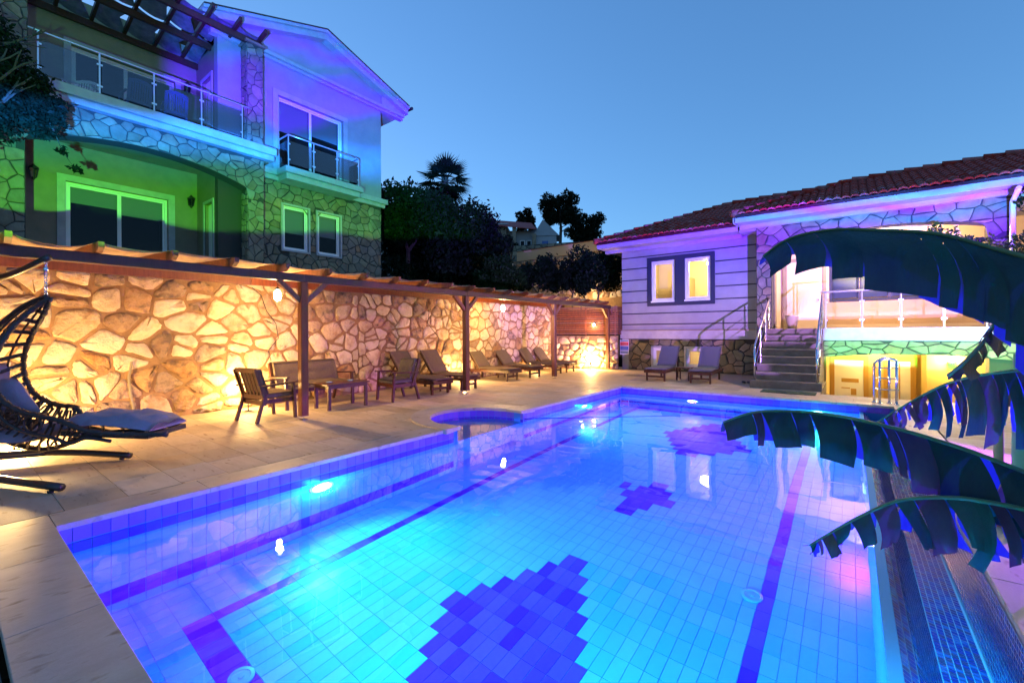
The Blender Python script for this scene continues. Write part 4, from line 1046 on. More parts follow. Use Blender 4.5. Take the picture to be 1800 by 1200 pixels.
# windows
def window(parent, fn, s0, s1, z0, z1, fw=.05, dep=-.08, blind=None, sash=1, surround=None, glass='glass', blmat='blind', mat='pvc', back=True, bk='dark'):
    mb = M(); panel(mb, s0, s1, z0, z1, [(s0 + fw, s1 - fw, z0 + fw, z1 - fw)], dep - .05, dep + .01, fn)
    w = mb.build('window', T[mat], parent); n = sash
    a, b, c, d = s0 + fw, s1 - fw, z0 + fw, z1 - fw; sw_ = (b - a) / n
    for k in range(n):
        p, q = a + k * sw_, a + (k + 1) * sw_; off = -.012 * (k % 2) - .012
        mb = M(); panel(mb, p + .002, q - .002, c + .002, d - .002, [(p + .045, q - .045, c + .045, d - .045)], dep - .045 + off, dep - .008 + off, fn); mb.build('sash', T[mat], w)
        mb = M(); mb.add([fn(p + .04, dep - .02 + off, c + .04), fn(q - .04, dep - .02 + off, c + .04), fn(q - .04, dep - .02 + off, d - .04), fn(p + .04, dep - .02 + off, d - .04)], [(0, 1, 2, 3)]); mb.build('pane', T[glass], w)
        if blind:
            zb = d - blind[k % len(blind)]; mb = M(); mb.box((p + .03, dep - .13, zb), (q - .03, dep - .125, d), fn=fn); mb.box((p + .03, dep - .135, zb - .02), (q - .03, dep - .12, zb), fn=fn); mb.build('blind', T[blmat], w)
    if back:
        mb = M(); e = .04
        A, B, Cc, Dd = s0 - .3, s1 + .3, z0 - .2, z1 + .2
        P = lambda s, z, d: fn(s, d, z)
        vs = [P(A, Cc, dep - .25), P(B, Cc, dep - .25), P(B, Dd, dep - .25), P(A, Dd, dep - .25), P(A, Cc, dep - 2), P(B, Cc, dep - 2), P(B, Dd, dep - 2), P(A, Dd, dep - 2)]
        mb.add(vs, [(4, 5, 6, 7), (0, 1, 5, 4), (1, 2, 6, 5), (2, 3, 7, 6), (3, 0, 4, 7)]); mb.build('dark_room', T[bk], w)
    if surround:
        for k, (o0, o1) in enumerate(surround):
            mb = M(); panel(mb, s0 - o0, s1 + o0, z0 - (o0 if o1 else 0), z1 + o0, [(s0, s1, z0 - (.0 if o1 else 1), z1)], -.02, .035, fn); mb.build('surround', T['white_trim'], parent)
    return w
window(vl, FR_, 2.08, 4.26, 2.95, 5.45, .06, -.10, [.42, .55], 2, [(.16, 0)], 'glass')
window(vl, FR_, 2.20, 4.45, 7.05, 9.05, .06, -.10, None, 2, [(.14, 0)], 'glass')
window(vl, FG, DG[0], DG[1], DG[2], DG[3], .06, -.12, [.95, .75], 2, [(.16, 0)], 'glass')
window(vl, FG, *W1, .05, -.06, [.78], 1, [(.06, 1)], 'glass')
window(vl, FG, *W2, .05, -.06, [.72], 1, [(.06, 1)], 'glass')
fS = lambda s, d, z: (s, 5.0 - d, z)
for a, b, c, d in ((-15.55, -14.9, 2.95, 5.35), (-15.7, -14.95, 7.05, 9.1)):
    mb = M(); panel(mb, a - .08, b + .08, c, d + .08, [(a, b, c - .1, d)], -.02, .03, fS); mb.build('door_surround', T['white_trim'], vl)
    mb = M(); mb.box((a, -.14, c), (b, -.10, d), fn=fS); dr = mb.build('door', T['pvc'], vl)
    mb = M(); mb.box((a + .38, -.10, c + .12), (b - .10, -.095, d - .12), fn=fS); mb.build('door_glass', T['dark'], dr)
# balcony glass railing
def railing(name, label, pts_bottom, h, parent=None, rr=.024, glass='glass_tint', start=0, rail_ext=(.15, .25), gz=(.10, .80)):
    t = parent or thing(name, label, 'railing', tuple(pts_bottom[0]))
    P = [Vector(p) for p in pts_bottom]
    for p in P:
        mb = M(); mb.tube([p, p + Vector((0, 0, h - .02))], .019, 8); mb.build('baluster', T['alu'], t)
        mb = M(); mb.lathe([(.035, 0), (.035, .01), (.02, .014)], tuple(p), 10); mb.build('base_flange', T['alu'], t)
    for a, b in zip(P, P[1:]):
        d = (b - a); L_ = d.length; d.normalize(); nn = Vector((-d.y, d.x, 0)) * .005
        q0, q1 = a + d * .035, b - d * .035
        vs = [q + s_ * nn + Vector((0, 0, z)) for s_ in (-1, 1) for q, z in ((q0, h * gz[0]), (q1, h * gz[0]), (q1, h * gz[1] + .02), (q0, h * gz[1] + .02))]
        mb = M(); mb.add(vs, [(0, 1, 2, 3), (7, 6, 5, 4), (0, 4, 5, 1), (1, 5, 6, 2), (2, 6, 7, 3), (3, 7, 4, 0)]); mb.build('glass_panel', T[glass], t)
        mb = M()
        for q in (a + d * .03, b - d * .03):
            for z in (.22, .72): mb.box((q.x - .022, q.y - .022, q.z + h * z - .02), (q.x + .022, q.y + .022, q.z + h * z + .02))
        mb.build('glass_clamp', T['alu'], t)
    d0 = (P[1] - P[0]).normalized(); d1 = (P[-1] - P[-2]).normalized()
    pts = [P[0] - d0 * rail_ext[0]] + P + [P[-1] + d1 * rail_ext[1]]
    mb = M(); mb.tube([p + Vector((0, 0, h)) for p in pts], rr, 8); mb.build('handrail', T['alu'], t, smooth=True)
    return t
railing('balcony_railing', 'long smoked glass and steel railing of the upper villa balcony', [(XF + .06, y, 7.03) for y in (1.38, 2.37, 3.39, 4.42, 5.43)], 1.0)
# juliet balcony
for (xo, z0, z1, e) in ((XG + .62, 6.27, 6.44, 0), (XG + .74, 6.443, 6.60, .08), (XG + .70, 6.603, 6.64, .05)):
    mb = M(); mb.box((XG + .001, 6.66 - e, z0), (xo, 9.24 + e, z1)); mb.build('small_balcony_slab', T['white_trim'], vl)
jr = thing('balcony_railing', 'small glass railing in front of the gable window', 'railing', (XG + .6, 6.70, 6.64))
railing('', '', [(XG + .64, 6.71, 6.64), (XG + .64, 7.53, 6.64), (XG + .64, 8.35, 6.64), (XG + .64, 9.18, 6.64)], .98, parent=jr, rail_ext=(.0, .0))
for y in (6.71, 9.18):
    mb = M(); mb.tube([(XG + .64, y, 7.62), (XG + .04, y, 7.62)], .024, 8); mb.build('side_rail', T['alu'], jr)
    mb = M(); mb.box((XG + .06, y - .005, 6.74), (XG + .60, y + .005, 7.46)); mb.build('side_glass', T['glass_tint'], jr)
# upper pergola
up = thing('balcony_pergola', 'dark timber pergola with grey shade strips over the upper balcony', 'pergola', (XF, 3, 10))
for x, z in ((XF - .1, 10.10), (-15.0, 9.90), (-16.08, 9.72)):
    mb = M(); mb.beam((x, -.2, z), (x, 6.05 if x > -15.5 else 5.0, z), .09, .17); mb.build('beam', T['wood_dark'], up)
for k in range(9):
    y = .55 + k * .675; mb = M(); s_ = .30 / 2.0
    mb.beam((-16.15, y, 9.80 + .06), (XF + .42, y, 10.30), .07, .13); mb.build('rafter', T['wood_dark'], up)
shade = translucent('shade_cloth', (.09, .08, .11), (.08, .08, .11), .3, .9, 0, .004, 40)
for k in range(8):
    y0 = .55 + k * .675; mb = M(); rr = random.Random(k)
    # each strip leaves a tapering gap on one side
    for seg in range(2):
        xa, xb = ((-16.1, -15.05), (-14.98, XF + .0))[seg]; g0, g1 = rr.uniform(.0, .05), rr.uniform(.12, .3)
        nx_ = 6; ny = 5; vs = []
        for i in range(nx_ + 1):
            t = i / nx_; x = xa + (xb - xa) * t; gap = g0 + (g1 - g0) * (1 - abs(2 * t - 1)) ; zc = 9.93 + (x + 16.1) * .19
            for j in range(ny + 1):
                v = j / ny; vs.append((x, y0 + .03 + (.675 - gap) * v, zc + .05 - .16 * 4 * v * (1 - v) * .5 - .10 * v))
        mb.add(vs, [(i * (ny + 1) + j, (i + 1) * (ny + 1) + j, (i + 1) * (ny + 1) + j + 1, i * (ny + 1) + j + 1) for i in range(nx_) for j in range(ny)])
    mb.build('shade_strip', shade, up, smooth=True)
# wall lanterns
def lantern(loc, out, label):
    t = thing('wall_lantern', label, 'lantern', loc, 0, 'black lanterns on the villa wall'); x, y, z = loc; o = Vector(out)
    c = Vector(loc) + o * .13
    mb = M(); mb.lathe([(.035, -.1), (.045, 0), (.035, .1)], (x, y, z), 8); mb.tube([Vector(loc) + Vector((0, 0, .08)), c + Vector((0, 0, .20)), c + Vector((0, 0, .15))], .012, 6); mb.build('bracket', T['iron'], t)
    mb = M(); mb.lathe([(.005, .20), (.04, .16), (.105, .10), (.10, .085)], tuple(c), 6); mb.lathe([(.05, -.13), (.03, -.17), (.012, -.2)], tuple(c), 6); mb.build('roof_cap', T['iron'], t)
    mb = M()
    for k in range(6):
        a = k * math.pi / 3; mb.tube([c + Vector((.09 * math.cos(a), .09 * math.sin(a), .09)), c + Vector((.055 * math.cos(a), .055 * math.sin(a), -.13))], .009, 5)
    mb.build('cage', T['iron'], t)
    mb = M(); mb.lathe([(.05, -.125), (.083, .085)], tuple(c), 6, caps=False); mb.build('lantern_glass', T['glass_tint'], t)
lantern((XR + .01, 1.50, 5.48), (1, 0, 0), 'unlit black lantern left of the lower sliding door')
lantern((XR + .01, 4.80, 5.50), (1, 0, 0), 'unlit black lantern right of the lower sliding door')
lantern((XR + .01, 4.72, 8.95), (1, 0, 0), 'unlit black lantern at the back of the upper balcony')
# plastic chairs on the balcony
def plastic_chair(loc, rz, label, mat):
    t = thing('balcony_chair', label, 'chair', (0, 0, 0), 0, 'plastic chairs on the upper balcony')
    for x in (-.23, .23):
        for y0, y1 in ((-.26, -.22), (.27, .20)): mb = M(); mb.beam((x * 1.08, y0, 0), (x, y1, .40), .045, .03); mb.build('leg', mat, t)
        mb = M(); mb.beam((x * 1.15, -.25, .62), (x * 1.12, .22, .64), .05, .02); mb.beam((x * 1.15, -.22, .40), (x * 1.15, -.22, .61), .03, .03); mb.build('arm', mat, t)
    mb = M(); mb.box((-.25, -.25, .39), (.25, .23, .415)); mb.build('seat', mat, t)
    fb = lambda x, y, z: (x, .22 + (z - .40) * .25 + y, z)
    for k in range(9):
        x = -.20 + k * .05; top = .98 - .9 * x * x; mb = M(); mb.box((x - .0165, -.008, .44), (x + .0165, .008, top - .09), fn=fb); mb.build('back_slat', mat, t)
    mb = M()
    pts = [(-.25, .86), (-.12, .91), (0, .925), (.12, .91), (.25, .86)]
    for (a, b), (c, d) in zip(pts, pts[1:]): mb.prism([(a, b - .05), (c, d - .05), (c, d + .03), (a, b + .03)], -.012, .012, lambda s, d_, z: (s, .22 + (z - .40) * .25 + d_, z))
    for x in (-.235, .235): mb.box((x - .02, -.012, .40), (x + .02, .012, .85), fn=fb)
    mb.box((-.25, -.012, .40), (.25, .012, .45), fn=fb); mb.build('back_frame', mat, t)
    t.location = loc; t.rotation_euler = (0, 0, rz)
plastic_chair((-14.75, 3.20, 7.0), R(-84), 'blue slatted plastic chair on the balcony, left one of the pair', T['plastic_blue'])
plastic_chair((-14.70, 4.02, 7.0), R(-97), 'blue slatted plastic chair on the balcony, right one of the pair', T['plastic_blue'])
plastic_chair((-15.2, 2.25, 7.0), R(60), 'pale plastic chair at the left end of the balcony', T['pvc'])
# ------------------------------------------------------------------ bungalow
YF, YP, YB = 16.10, 15.40, 17.8
bg_ = thing('bungalow', 'white striped bungalow with red tiled roof and lit windows beyond the pool', 'house', (-3, YF, 0))
B0, BP, BB = fY(YF), fY(YP), fY(YB)
WB1, WB2 = (-5.82, -4.98, 2.52, 4.00), (-4.63, -3.78, 2.52, 4.00)
BW1, BW2 = (-5.78, -5.00, .19, .83), (-4.60, -4.06, .19, .83)
mb = M(); panel(mb, -6.98, -2.30, 1.16, 4.86, [WB1, WB2], -.25, 0, B0); mb.box((-6.98, YF + .001, -.1), (-6.73, 21, 4.86)); mb.build('rendered_wall', T['white'], bg_)
mb = M(); panel(mb, -6.98, -1.95, -.05, 1.16, [BW1, BW2], -.25, -.03, B0); mb.build('base_core', T['clad_mortar'], bg_)
stones(voronoi(-6.98, -1.95, 0, 1.15, 0.302, 0.26, 51, .52), B0, [T['clad2'], T['clad2'], T['clad1']], bg_, 51, limit=100, gap=.014, depth=.022, round_=0, dome=.35, base=-.03, keep=notin([(-5.86, -4.92, .11, .91), (-4.68, -3.98, .11, .91)], 0), clampf=clampwin([(-5.86, -4.92, .11, .91), (-4.68, -3.98, .11, .91)]), smooth=False)
mb = M(); mb.box((-7.03, YF - .07, 1.163), (-2.31, YF - .001, 1.46)); mb.build('plinth_band', T['white_trim'], bg_)
mb = M(); mb.box((-7.04, YF - .085, 1.463), (-2.31, YF - .001, 1.49)); mb.build('plinth_sill', T['clad2'], bg_)
for z in (4.22, 3.80, 3.37, 2.95, 2.52, 2.10, 1.70):
    segs_ = [(-6.985, -2.305)] if not (2.34 < z < 4.15) else [(-6.985, -5.99), (-3.63, -2.305)]
    for a, b in segs_: mb = M(); mb.box((a, YF - .006, z - .02), (b, YF - .0005, z + .02)); mb.build('groove_strip', T['groove'], bg_)
mb = M(); panel(mb, -5.98, -3.64, 2.36, 4.15, [(WB1[0] - .0, WB1[1], WB1[2], WB1[3]), WB2], .0005, .03, B0); mb.build('navy_surround', T['navy_paint'], bg_)
for h in (WB1, WB2): 
    window(bg_, B0, *h, .07, -.06, None, 1, None, 'glass', back=False)
    mb = M(); mb.box((h[0] - .0, YF - .10, h[2] - .03), (h[1], YF + .02, h[2] + .02)); mb.build('window_sill', T['pvc'], bg_)
# lit room behind the two windows
warmwall = mk('warm_room_wall', (.62, .50, .30), .9)
mb = M(); vs = [(-6.7, YF + .25, 1.5), (-2.6, YF + .25, 1.5), (-2.6, YF + .25, 4.7), (-6.7, YF + .25, 4.7), (-6.7, YF + 3.2, 1.5), (-2.6, YF + 3.2, 1.5), (-2.6, YF + 3.2, 4.7), (-6.7, YF + 3.2, 4.7)]
mb.add(vs, [(4, 5, 6, 7), (0, 1, 5, 4), (1, 2, 6, 5), (2, 3, 7, 6), (3, 0, 4, 7)]); mb.build('lit_room', warmwall, bg_)
mb = M(); mb.box((-5.2, YF + 1.6, 1.5), (-5.12, YF + 3.1, 3.6)); mb.box((-4.05, YF + 1.2, 1.5), (-3.9, YF + 3.1, 3.5)); mb.build('inner_door', mk('inner_door_wood', (.50, .32, .14), .6), bg_)
t = thing('ceiling_lamp', 'round glowing ceiling lamp seen through the right lit window', 'lamp', (-3.98, YF + .8, 4.0))
mb = M(); mb.lathe([(.002, -.12), (.08, -.09), (.12, 0), (.08, .09), (.002, .12)], (-3.98, YF + .8, 3.86), 16); mb.build('globe', emis('globe', (1, .88, .55), 22), t, smooth=True)
mb = M(); mb.tube([(-3.98, YF + .8, 3.97), (-3.98, YF + .8, 4.7)], .01, 6); mb.build('stem', T['iron'], t)
light('POINT', (-4.3, YF + 1.5, 3.9), (1, .78, .45), 110, t, size=.2)
for k, h in enumerate((BW1, BW2)):
    a, b, c, d = h; window(bg_, B0, a, b, c, d, .05, -.03, None, 1, None, 'glass', back=False)
    mb = M(); panel(mb, a - .07, b + .07, c - .07, d + .07, [(a, b, c, d)], -.03, .02, B0); mb.build('surround', T['white_trim'], bg_)
    w = mb
    for j in range(7): mb = M(); z = c + .05 + j * .09; mb.box((a, YF + .14, z), (b, YF + .146, z + .055)); mb.build('zebra_blind_strip', mk('blind_lit%d%d' % (k, j), (.7, .55, .3), .9), bg_)
    mb = M(); mb.box((a - .3, YF + .9, c - .2), (b + .3, YF + .92, d + .2)); mb.build('lit_basement', warmwall, bg_)
    light('POINT', ((a + b) / 2, YF + .55, (c + d) / 2), (1, .66, .25), 9, bg_, size=.1)
# balcony block
archb = lambda s: 4.235 - .066 * (s - .75) ** 2
XL0, XL1, XR0, XR1 = -2.30, -1.89, 2.65, 3.05
mb = M()
mb.box((XL0, YP + .03, -.05), (XL1, YF + .2, 4.66)); mb.box((XR0, YP + .03, -1.3), (XR1, YP + .45, 4.66))
n = 18
for k in range(n):
    a, b = XL1 + (XR0 - XL1) * k / n, XL1 + (XR0 - XL1) * (k + 1) / n
    mb.add([(a, YP + .03, archb(a)), (b, YP + .03, archb(b)), (b, YP + .42, archb(b)), (a, YP + .42, archb(a)), (a, YP + .03, 4.66), (b, YP + .03, 4.66), (b, YP + .42, 4.66), (a, YP + .42, 4.66)], [(0, 3, 2, 1), (4, 5, 6, 7), (0, 1, 5, 4), (2, 3, 7, 6)])
mb.build('arch_core', T['clad_mortar'], bg_)
CB = [T['clad2'], T['clad1'], T['clad1']]
stones(voronoi(XL0, XR1, 3.6, 4.66, 0.336, 0.252, 61, .52), BP, CB, bg_, 61, limit=110, gap=.011, depth=.02, round_=0, dome=.35, base=-.03, clampf=lambda s, z: (s, z if not (XL1 < s < XR0) else max(z, archb(s))), keep=lambda s, z: True, minA=.008, smooth=False)
stones(voronoi(XL0, XL1, 1.5, 3.6, 0.227, 0.277, 62, .52), BP, CB, bg_, 62, limit=24, gap=.011, depth=.02, round_=0, dome=.35, base=-.03, smooth=False)
stones(voronoi(XR0, XR1, 1.5, 3.6, 0.227, 0.277, 63, .52), BP, CB, bg_, 63, limit=24, gap=.011, depth=.02, round_=0, dome=.35, base=-.03, smooth=False)
mb = M(); mb.box((XL1 + .001, YP + .43, 1.5), (XL1 + .03, YF + .2, 4.66)); mb.build('inner_pillar_face', T['clad2'], bg_)
# balcony room
mb = M()
panel(mb, XL1 - .4, 4.5, 1.5, 4.66, [(-.55, 1.75, 2.35, 3.75)], -.2, 0, BB)
mb.box((XL0, YF + .2, 1.5), (XL1 - .01, YB, 4.66)); mb.build('balcony_wall', mk('balcony_wall_paint', (.52, .38, .26), .8), bg_)
mb = M(); mb.box((XL1, YP + .43, 4.50), (4.5, YB, 4.6)); mb.build('balcony_ceiling', T['white'], bg_)
mb = M(); mb.box((-1.72, YB - .06, 1.5), (-.72, YB - .02, 3.75)); dr = mb.build('balcony_door', mk('door_cream', (.6, .47, .34), .6), bg_)
mb = M(); panel(mb, -1.83, -.62, 1.5, 3.86, [(-1.72, -.72, 1.4, 3.75)], .0, .08, BB); mb.build('door_frame', T['cream'], dr)
mb = M(); mb.lathe([(.02, -.02), (.02, .02)], (-.84, YB - .08, 2.45), 8); mb.build('handle', T['chrome'], dr)
w = window(bg_, BB, -.55, 1.75, 2.35, 3.75, .05, -.02, [1.2, 1.2, 1.2], 3, None, 'glass', mat='navy_paint', back=False)
mb = M(); mb.box((-.6, YB + .5, 2.2), (1.8, YB + .52, 3.9)); mb.build('lit_room', warmwall, bg_)
light('POINT', (.4, YB + .35, 3.2), (1, .62, .2), 16, bg_, size=.1)
t = thing('porch_lamp', 'ceiling lamp of the bungalow balcony behind the arch', 'lamp', (.6, 16.6, 4.5))
mb = M(); mb.lathe([(.14, 0), (.13, -.05), (.06, -.075), (.002, -.08)], (.6, 16.6, 4.498), 20); mb.build('dome', emis('dome_lamp', (1, .80, .52), 20), t, smooth=True)
light('POINT', (.6, 16.6, 4.3), (1, .66, .34), 260, t, size=.12)
t = thing('waste_bin', 'small cream plastic bin beside the bungalow door', 'bin', (-1.22, 16.0, 1.5))
mb = M(); mb.lathe([(.12, 0), (.165, .36), (.18, .37), (.18, .40), (.15, .40), (.148, .37), (.11, .02)], (-1.42, 15.95, 1.5), 20); mb.build('bucket', mk('cream_plastic', (.55, .46, .30), .5), t, smooth=True)
# slab, lower stone lintel and patio below
mb = M(); mb.box((-1.89, YP + .0, 1.30), (-.66, YB, 1.495)); mb.box((-.655, YP + .02, 1.17), (4.5, YB, 1.495)); mb.build('balcony_floor', T['clad2'], bg_)
mb = M(); mb.box((-.64, YP - .12, 1.163), (3.4, YP + .018, 1.50)); mb.build('slab_edge', T['white_trim'], bg_)
archl = lambda s: .80 - .030 * (s - 1.3) ** 2
mb = M(); n = 10
for k in range(n):
    a, b = -.62 + 4.0 * k / n, -.62 + 4.0 * (k + 1) / n
    mb.add([(a, YP - .03, archl(a)), (b, YP - .03, archl(b)), (b, YP + .3, archl(b)), (a, YP + .3, archl(a)), (a, YP - .03, 1.16), (b, YP - .03, 1.16), (b, YP + .3, 1.16), (a, YP + .3, 1.16)], [(0, 3, 2, 1), (0, 1, 5, 4), (2, 3, 7, 6)])
mb.build('lintel_core', T['clad_mortar'], bg_)
stones(voronoi(-.62, 3.38, .60, 1.158, 0.302, 0.193, 65, .52), fY(YP - .06), CB, bg_, 65, limit=60, gap=.011, depth=.02, round_=0, dome=.35, base=-.03, clampf=lambda s, z: (s, max(z, archl(s))), minA=.008, smooth=False)
yel = mk('ochre_wall_paint', (.50, .36, .12), .8)
mb = M(); mb.box((-.70, YP + .0, -1.3), (-.55, YB, 1.16)); panel(mb, -.6, 4.5, -1.3, 1.16, [], -.2, 0, BB); mb.box((1.66, YB - 1.2, -1.3), (4.5, YB - .01, 1.16)); mb.build('patio_wall', yel, bg_)
mb = M(); mb.box((-.6, YP + .3, 1.10), (4.5, YB, 1.162)); mb.build('patio_ceiling', yel, bg_)
brown = mk('ochre_trim', (.42, .24, .05), .6)
def pdoor(x0, x1, bars):
    mb = M(); panel(mb, x0 - .12, x1 + .12, -1.3, .62, [(x0, x1, -1.4, .48)], .001, .05, BB); mb.build('door_surround', brown, bg_)
    mb = M(); mb.box((x0, YB - .03, -1.3), (x1, YB - .005, .48)); d = mb.build('patio_door', T['pvc'], bg_)
    for (a, b, c, e) in bars: mb = M(); mb.box((x0 + a, YB - .036, c), (x0 + b, YB - .031, e)); mb.build('door_inlay', brown, d)
pdoor(-.42, .32, [(.18, .62, -.22, -.10), (.18, .40, -.42, -.39), (.42, .56, -.62, -.42)])
pdoor(.92, 1.42, [(.235, .265, -1.2, .44)])
t = thing('patio_lamp', 'bright wall lamp above the lower patio wall', 'lamp', (2.15, YB - 1.22, .55))
mb = M(); mb.box((2.08, YB - 1.30, .50), (2.22, YB - 1.21, .58)); mb.build('bracket', T['iron'], t)
mb = M(); mb.lathe([(.05, -.02), (.07, .03), (.05, .09), (.002, .11)], (2.15, YB - 1.30, .60), 14); mb.build('shade', BULB, t, smooth=True)
light('POINT', (2.15, YB - 1.42, .72), (1, .68, .20), 60, t, size=.06)
t = thing('patio_lamp', 'hidden wall lamp lighting the two ochre framed doors', 'lamp', (.7, YB - .05, .9))  # assumed lamp, not in view, brightens the doors
mb = M(); mb.lathe([(.03, 0), (.05, .03), (.03, .09)], (.62, YB - .12, .86), 12); mb.build('shade', BULB, t, smooth=True)
light('POINT', (.62, YB - .5, .75), (1, .70, .22), 20, t, size=.06)
# roof: hipped tile planes
def tile_plane(corners, nm, parent, tw=.19, tl=.30, lift=.0, limit=0, clipf=None, soffit=True):
    """corners: eave-left, eave-right, ridge-right, ridge-left; barrel tiles running down the slope"""
    A, B, Cc, D = [Vector(c) for c in corners]; ex = (B - A).normalized()
    nrm = ex.cross((D - A)).normalized()
    if nrm.z < 0: nrm = -nrm
    ey = nrm.cross(ex); 
    if ey.z < 0: ey = -ey
    loc = lambda p: ((p - A).dot(ex), (p - A).dot(ey))
    poly = [loc(p) for p in (A, B, Cc, D)]
    if abs(poly[2][0] - poly[3][0]) < .01: poly = poly[:3]
    if area(poly) < 0: poly = poly[::-1]
    H_ = max(p[1] for p in poly); Wm = max(p[0] for p in poly); Wn = min(p[0] for p in poly)
    mb = M(); mb.add([A + ex * a + ey * b + nrm * -.03 for a, b in poly] + [A + ex * a + ey * b + nrm * -.08 for a, b in poly], [tuple(range(len(poly))), tuple(range(len(poly), 2 * len(poly)))[::-1]]); mb.build('roof_deck', T['wood_dark'], parent)
    def inp(x, y):
        return all(((poly[(i + 1) % len(poly)][0] - poly[i][0]) * (y - poly[i][1]) - (poly[(i + 1) % len(poly)][1] - poly[i][1]) * (x - poly[i][0])) >= -.05 for i in range(len(poly)))
    cnt = 0; rest = M(); rr = random.Random(len(nm))
    r = 0
    y = -.06
    while y < H_:
        x = Wn
        while x < Wm:
            if inp(x + tw / 2, y + tl * .6):
                m2 = M(); pr = []
                for (u, h) in ((0, .0), (.18, .035), (.5, .052), (.82, .035), (1, .0)): pr.append((x + u * tw * .98, h))
                j = rr.uniform(-.006, .006)
                vs = [A + ex * a + ey * y + nrm * (h + .028 + j) for a, h in pr] + [A + ex * (a) + ey * (y + tl + .05) + nrm * (h + j) for a, h in pr] + [A + ex * a + ey * y + nrm * (h * .55 - .0 + j) for a, h in pr]
                fs = [(i, i + 1, 6 + i, 5 + i) for i in range(4)] + [(10 + i, 11 + i, 1 + i, i) for i in range(4)]
                m2.add(vs, fs)
                if cnt < limit: m2.build(nm, T['terracotta'], parent)
                else: rest.add(m2.v, m2.f)
                cnt += 1
            x += tw
        y += tl
    if rest.v: rest.build('roof_tiles', T['terracotta'], parent, kind='stuff')
EZ = 4.80; EZ2 = 4.93
mA, mB = (-7.72, 15.25, EZ), (-2.82, 15.25, EZ); mC, mD = (-.2, 18.9, 6.42), (-1.9, 18.9, 6.42)
mD2 = (-3.9, 18.9, 6.42)
tile_plane((mA, (0.2, 15.25, EZ), (0.2, 18.9, 6.35), (-3.62, 18.9, 6.35)), 'roof_tile', bg_, limit=180)
tile_plane(((-7.72, 22.5, EZ), mA, (-3.62, 18.9, 6.35), (-3.62, 18.9, 6.35)), 'roof_tile', bg_)
pA, pB = (-2.84, 14.66, EZ2), (4.9, 14.66, EZ2)
tile_plane((pA, pB, (4.9, 17.3, 6.02), (.05, 17.3, 6.02)), 'roof_tile', bg_, limit=118)
tile_plane(((-2.84, 17.7, EZ2), pA, (.05, 17.3, 6.02), (.05, 17.3, 6.02)), 'roof_tile', bg_)
def ridge(a, b, n):
    a, b = Vector(a), Vector(b)
    for k in range(n):
        p, q = a.lerp(b, k / n), a.lerp(b, (k + 1.12) / n); mb = M(); mb.tube([p + Vector((0, 0, .05)), q + Vector((0, 0, .02))], [.115, .085], 8); mb.build('ridge_tile', T['terracotta'], bg_, smooth=True)
ridge(mA, (-3.62, 18.9, 6.35), 14); ridge((-3.62, 18.9, 6.35), (.0, 18.9, 6.35), 8); ridge(pA, (.05, 17.3, 6.02), 10); ridge((.05, 17.3, 6.02), (4.9, 17.3, 6.02), 12)
# fascia & soffits
red_f = mk('red_fascia', (.06, .01, .01), .6)
for (x0, x1, y, yi, ez, zb) in ((-7.66, -2.80, 15.30, YF + .0, EZ, 4.55), (-2.78, 4.9, 14.72, YP + .02, EZ2, 4.66)):
    mb = M(); mb.box((x0, y, ez - .09), (x1, y + .03, ez + .0)); mb.build('fascia', red_f, bg_)
    mb = M(); mb.box((x0 + .02, y + .035, ez - .24), (x1, y + .07, ez - .05)); mb.build('white_fascia', T['white_trim'], bg_)
    mb = M(); mb.box((x0 + .03, y + .071, ez - .22), (x1, yi, ez - .18)); mb.build('soffit', T['white'], bg_)
    mb = M(); mb.box((x0 + .05, yi - .13, ez - .34), (x1, yi - .002, ez - .221)); mb.build('eave_moulding', T['white_trim'], bg_)
mb = M(); mb.box((-7.66, 15.38, EZ - .222), (-6.99, 21, EZ - .182)); mb.build('side_soffit', T['white'], bg_)
mb = M(); mb.box((-2.82, 14.72, EZ2 - .24), (-2.785, 15.36, EZ2 - .05)); mb.box((-2.78, 15.43, EZ2 - .40), (-2.31, YF - .01, EZ2 - .05)); mb.build('corner_soffit', T['white'], bg_)
mb = M(); mb.tube([(3.0, 14.70, EZ - .2), (3.0, 15.2, 4.4), (3.0, 15.3, 1.6)], .05, 8); mb.build('downpipe', T['pvc'], bg_)
# information board at the left corner
sg = thing('pool_rules_sign', 'small red, blue and white pool rules board on the stone base', 'sign', (-6.86, YF - .04, .58))
mb = M(); mb.box((-7.05, YF - .06, .56), (-6.70, YF - .045, 1.12)); mb.build('board', T['pvc'], sg)
for z0, z1, c in ((.90, 1.04, (.60, .02, .02)), (.72, .88, (.02, .10, .38)), (1.06, 1.10, (.05, .25, .35)), (.59, .70, (.25, .35, .35))):
    mb = M(); mb.box((-7.035, YF - .063, z0), (-6.715, YF - .0605, z1)); mb.build('colour_panel', mk('sign_%d' % int(z0 * 100), c, .5), sg)
rr = random.Random(4)
for z in (1.015, .975, .935, .855, .815, .775, .735, .68, .65, .62): 
    mb = M(); x = -7.02
    while x < -6.76: w_ = rr.uniform(.02, .05); mb.box((x, YF - .0652, z - .012), (x + w_, YF - .0635, z)); x += w_ + .012
    mb.build('text_line', T['white_trim'] if z > .71 else T['dark'], sg)
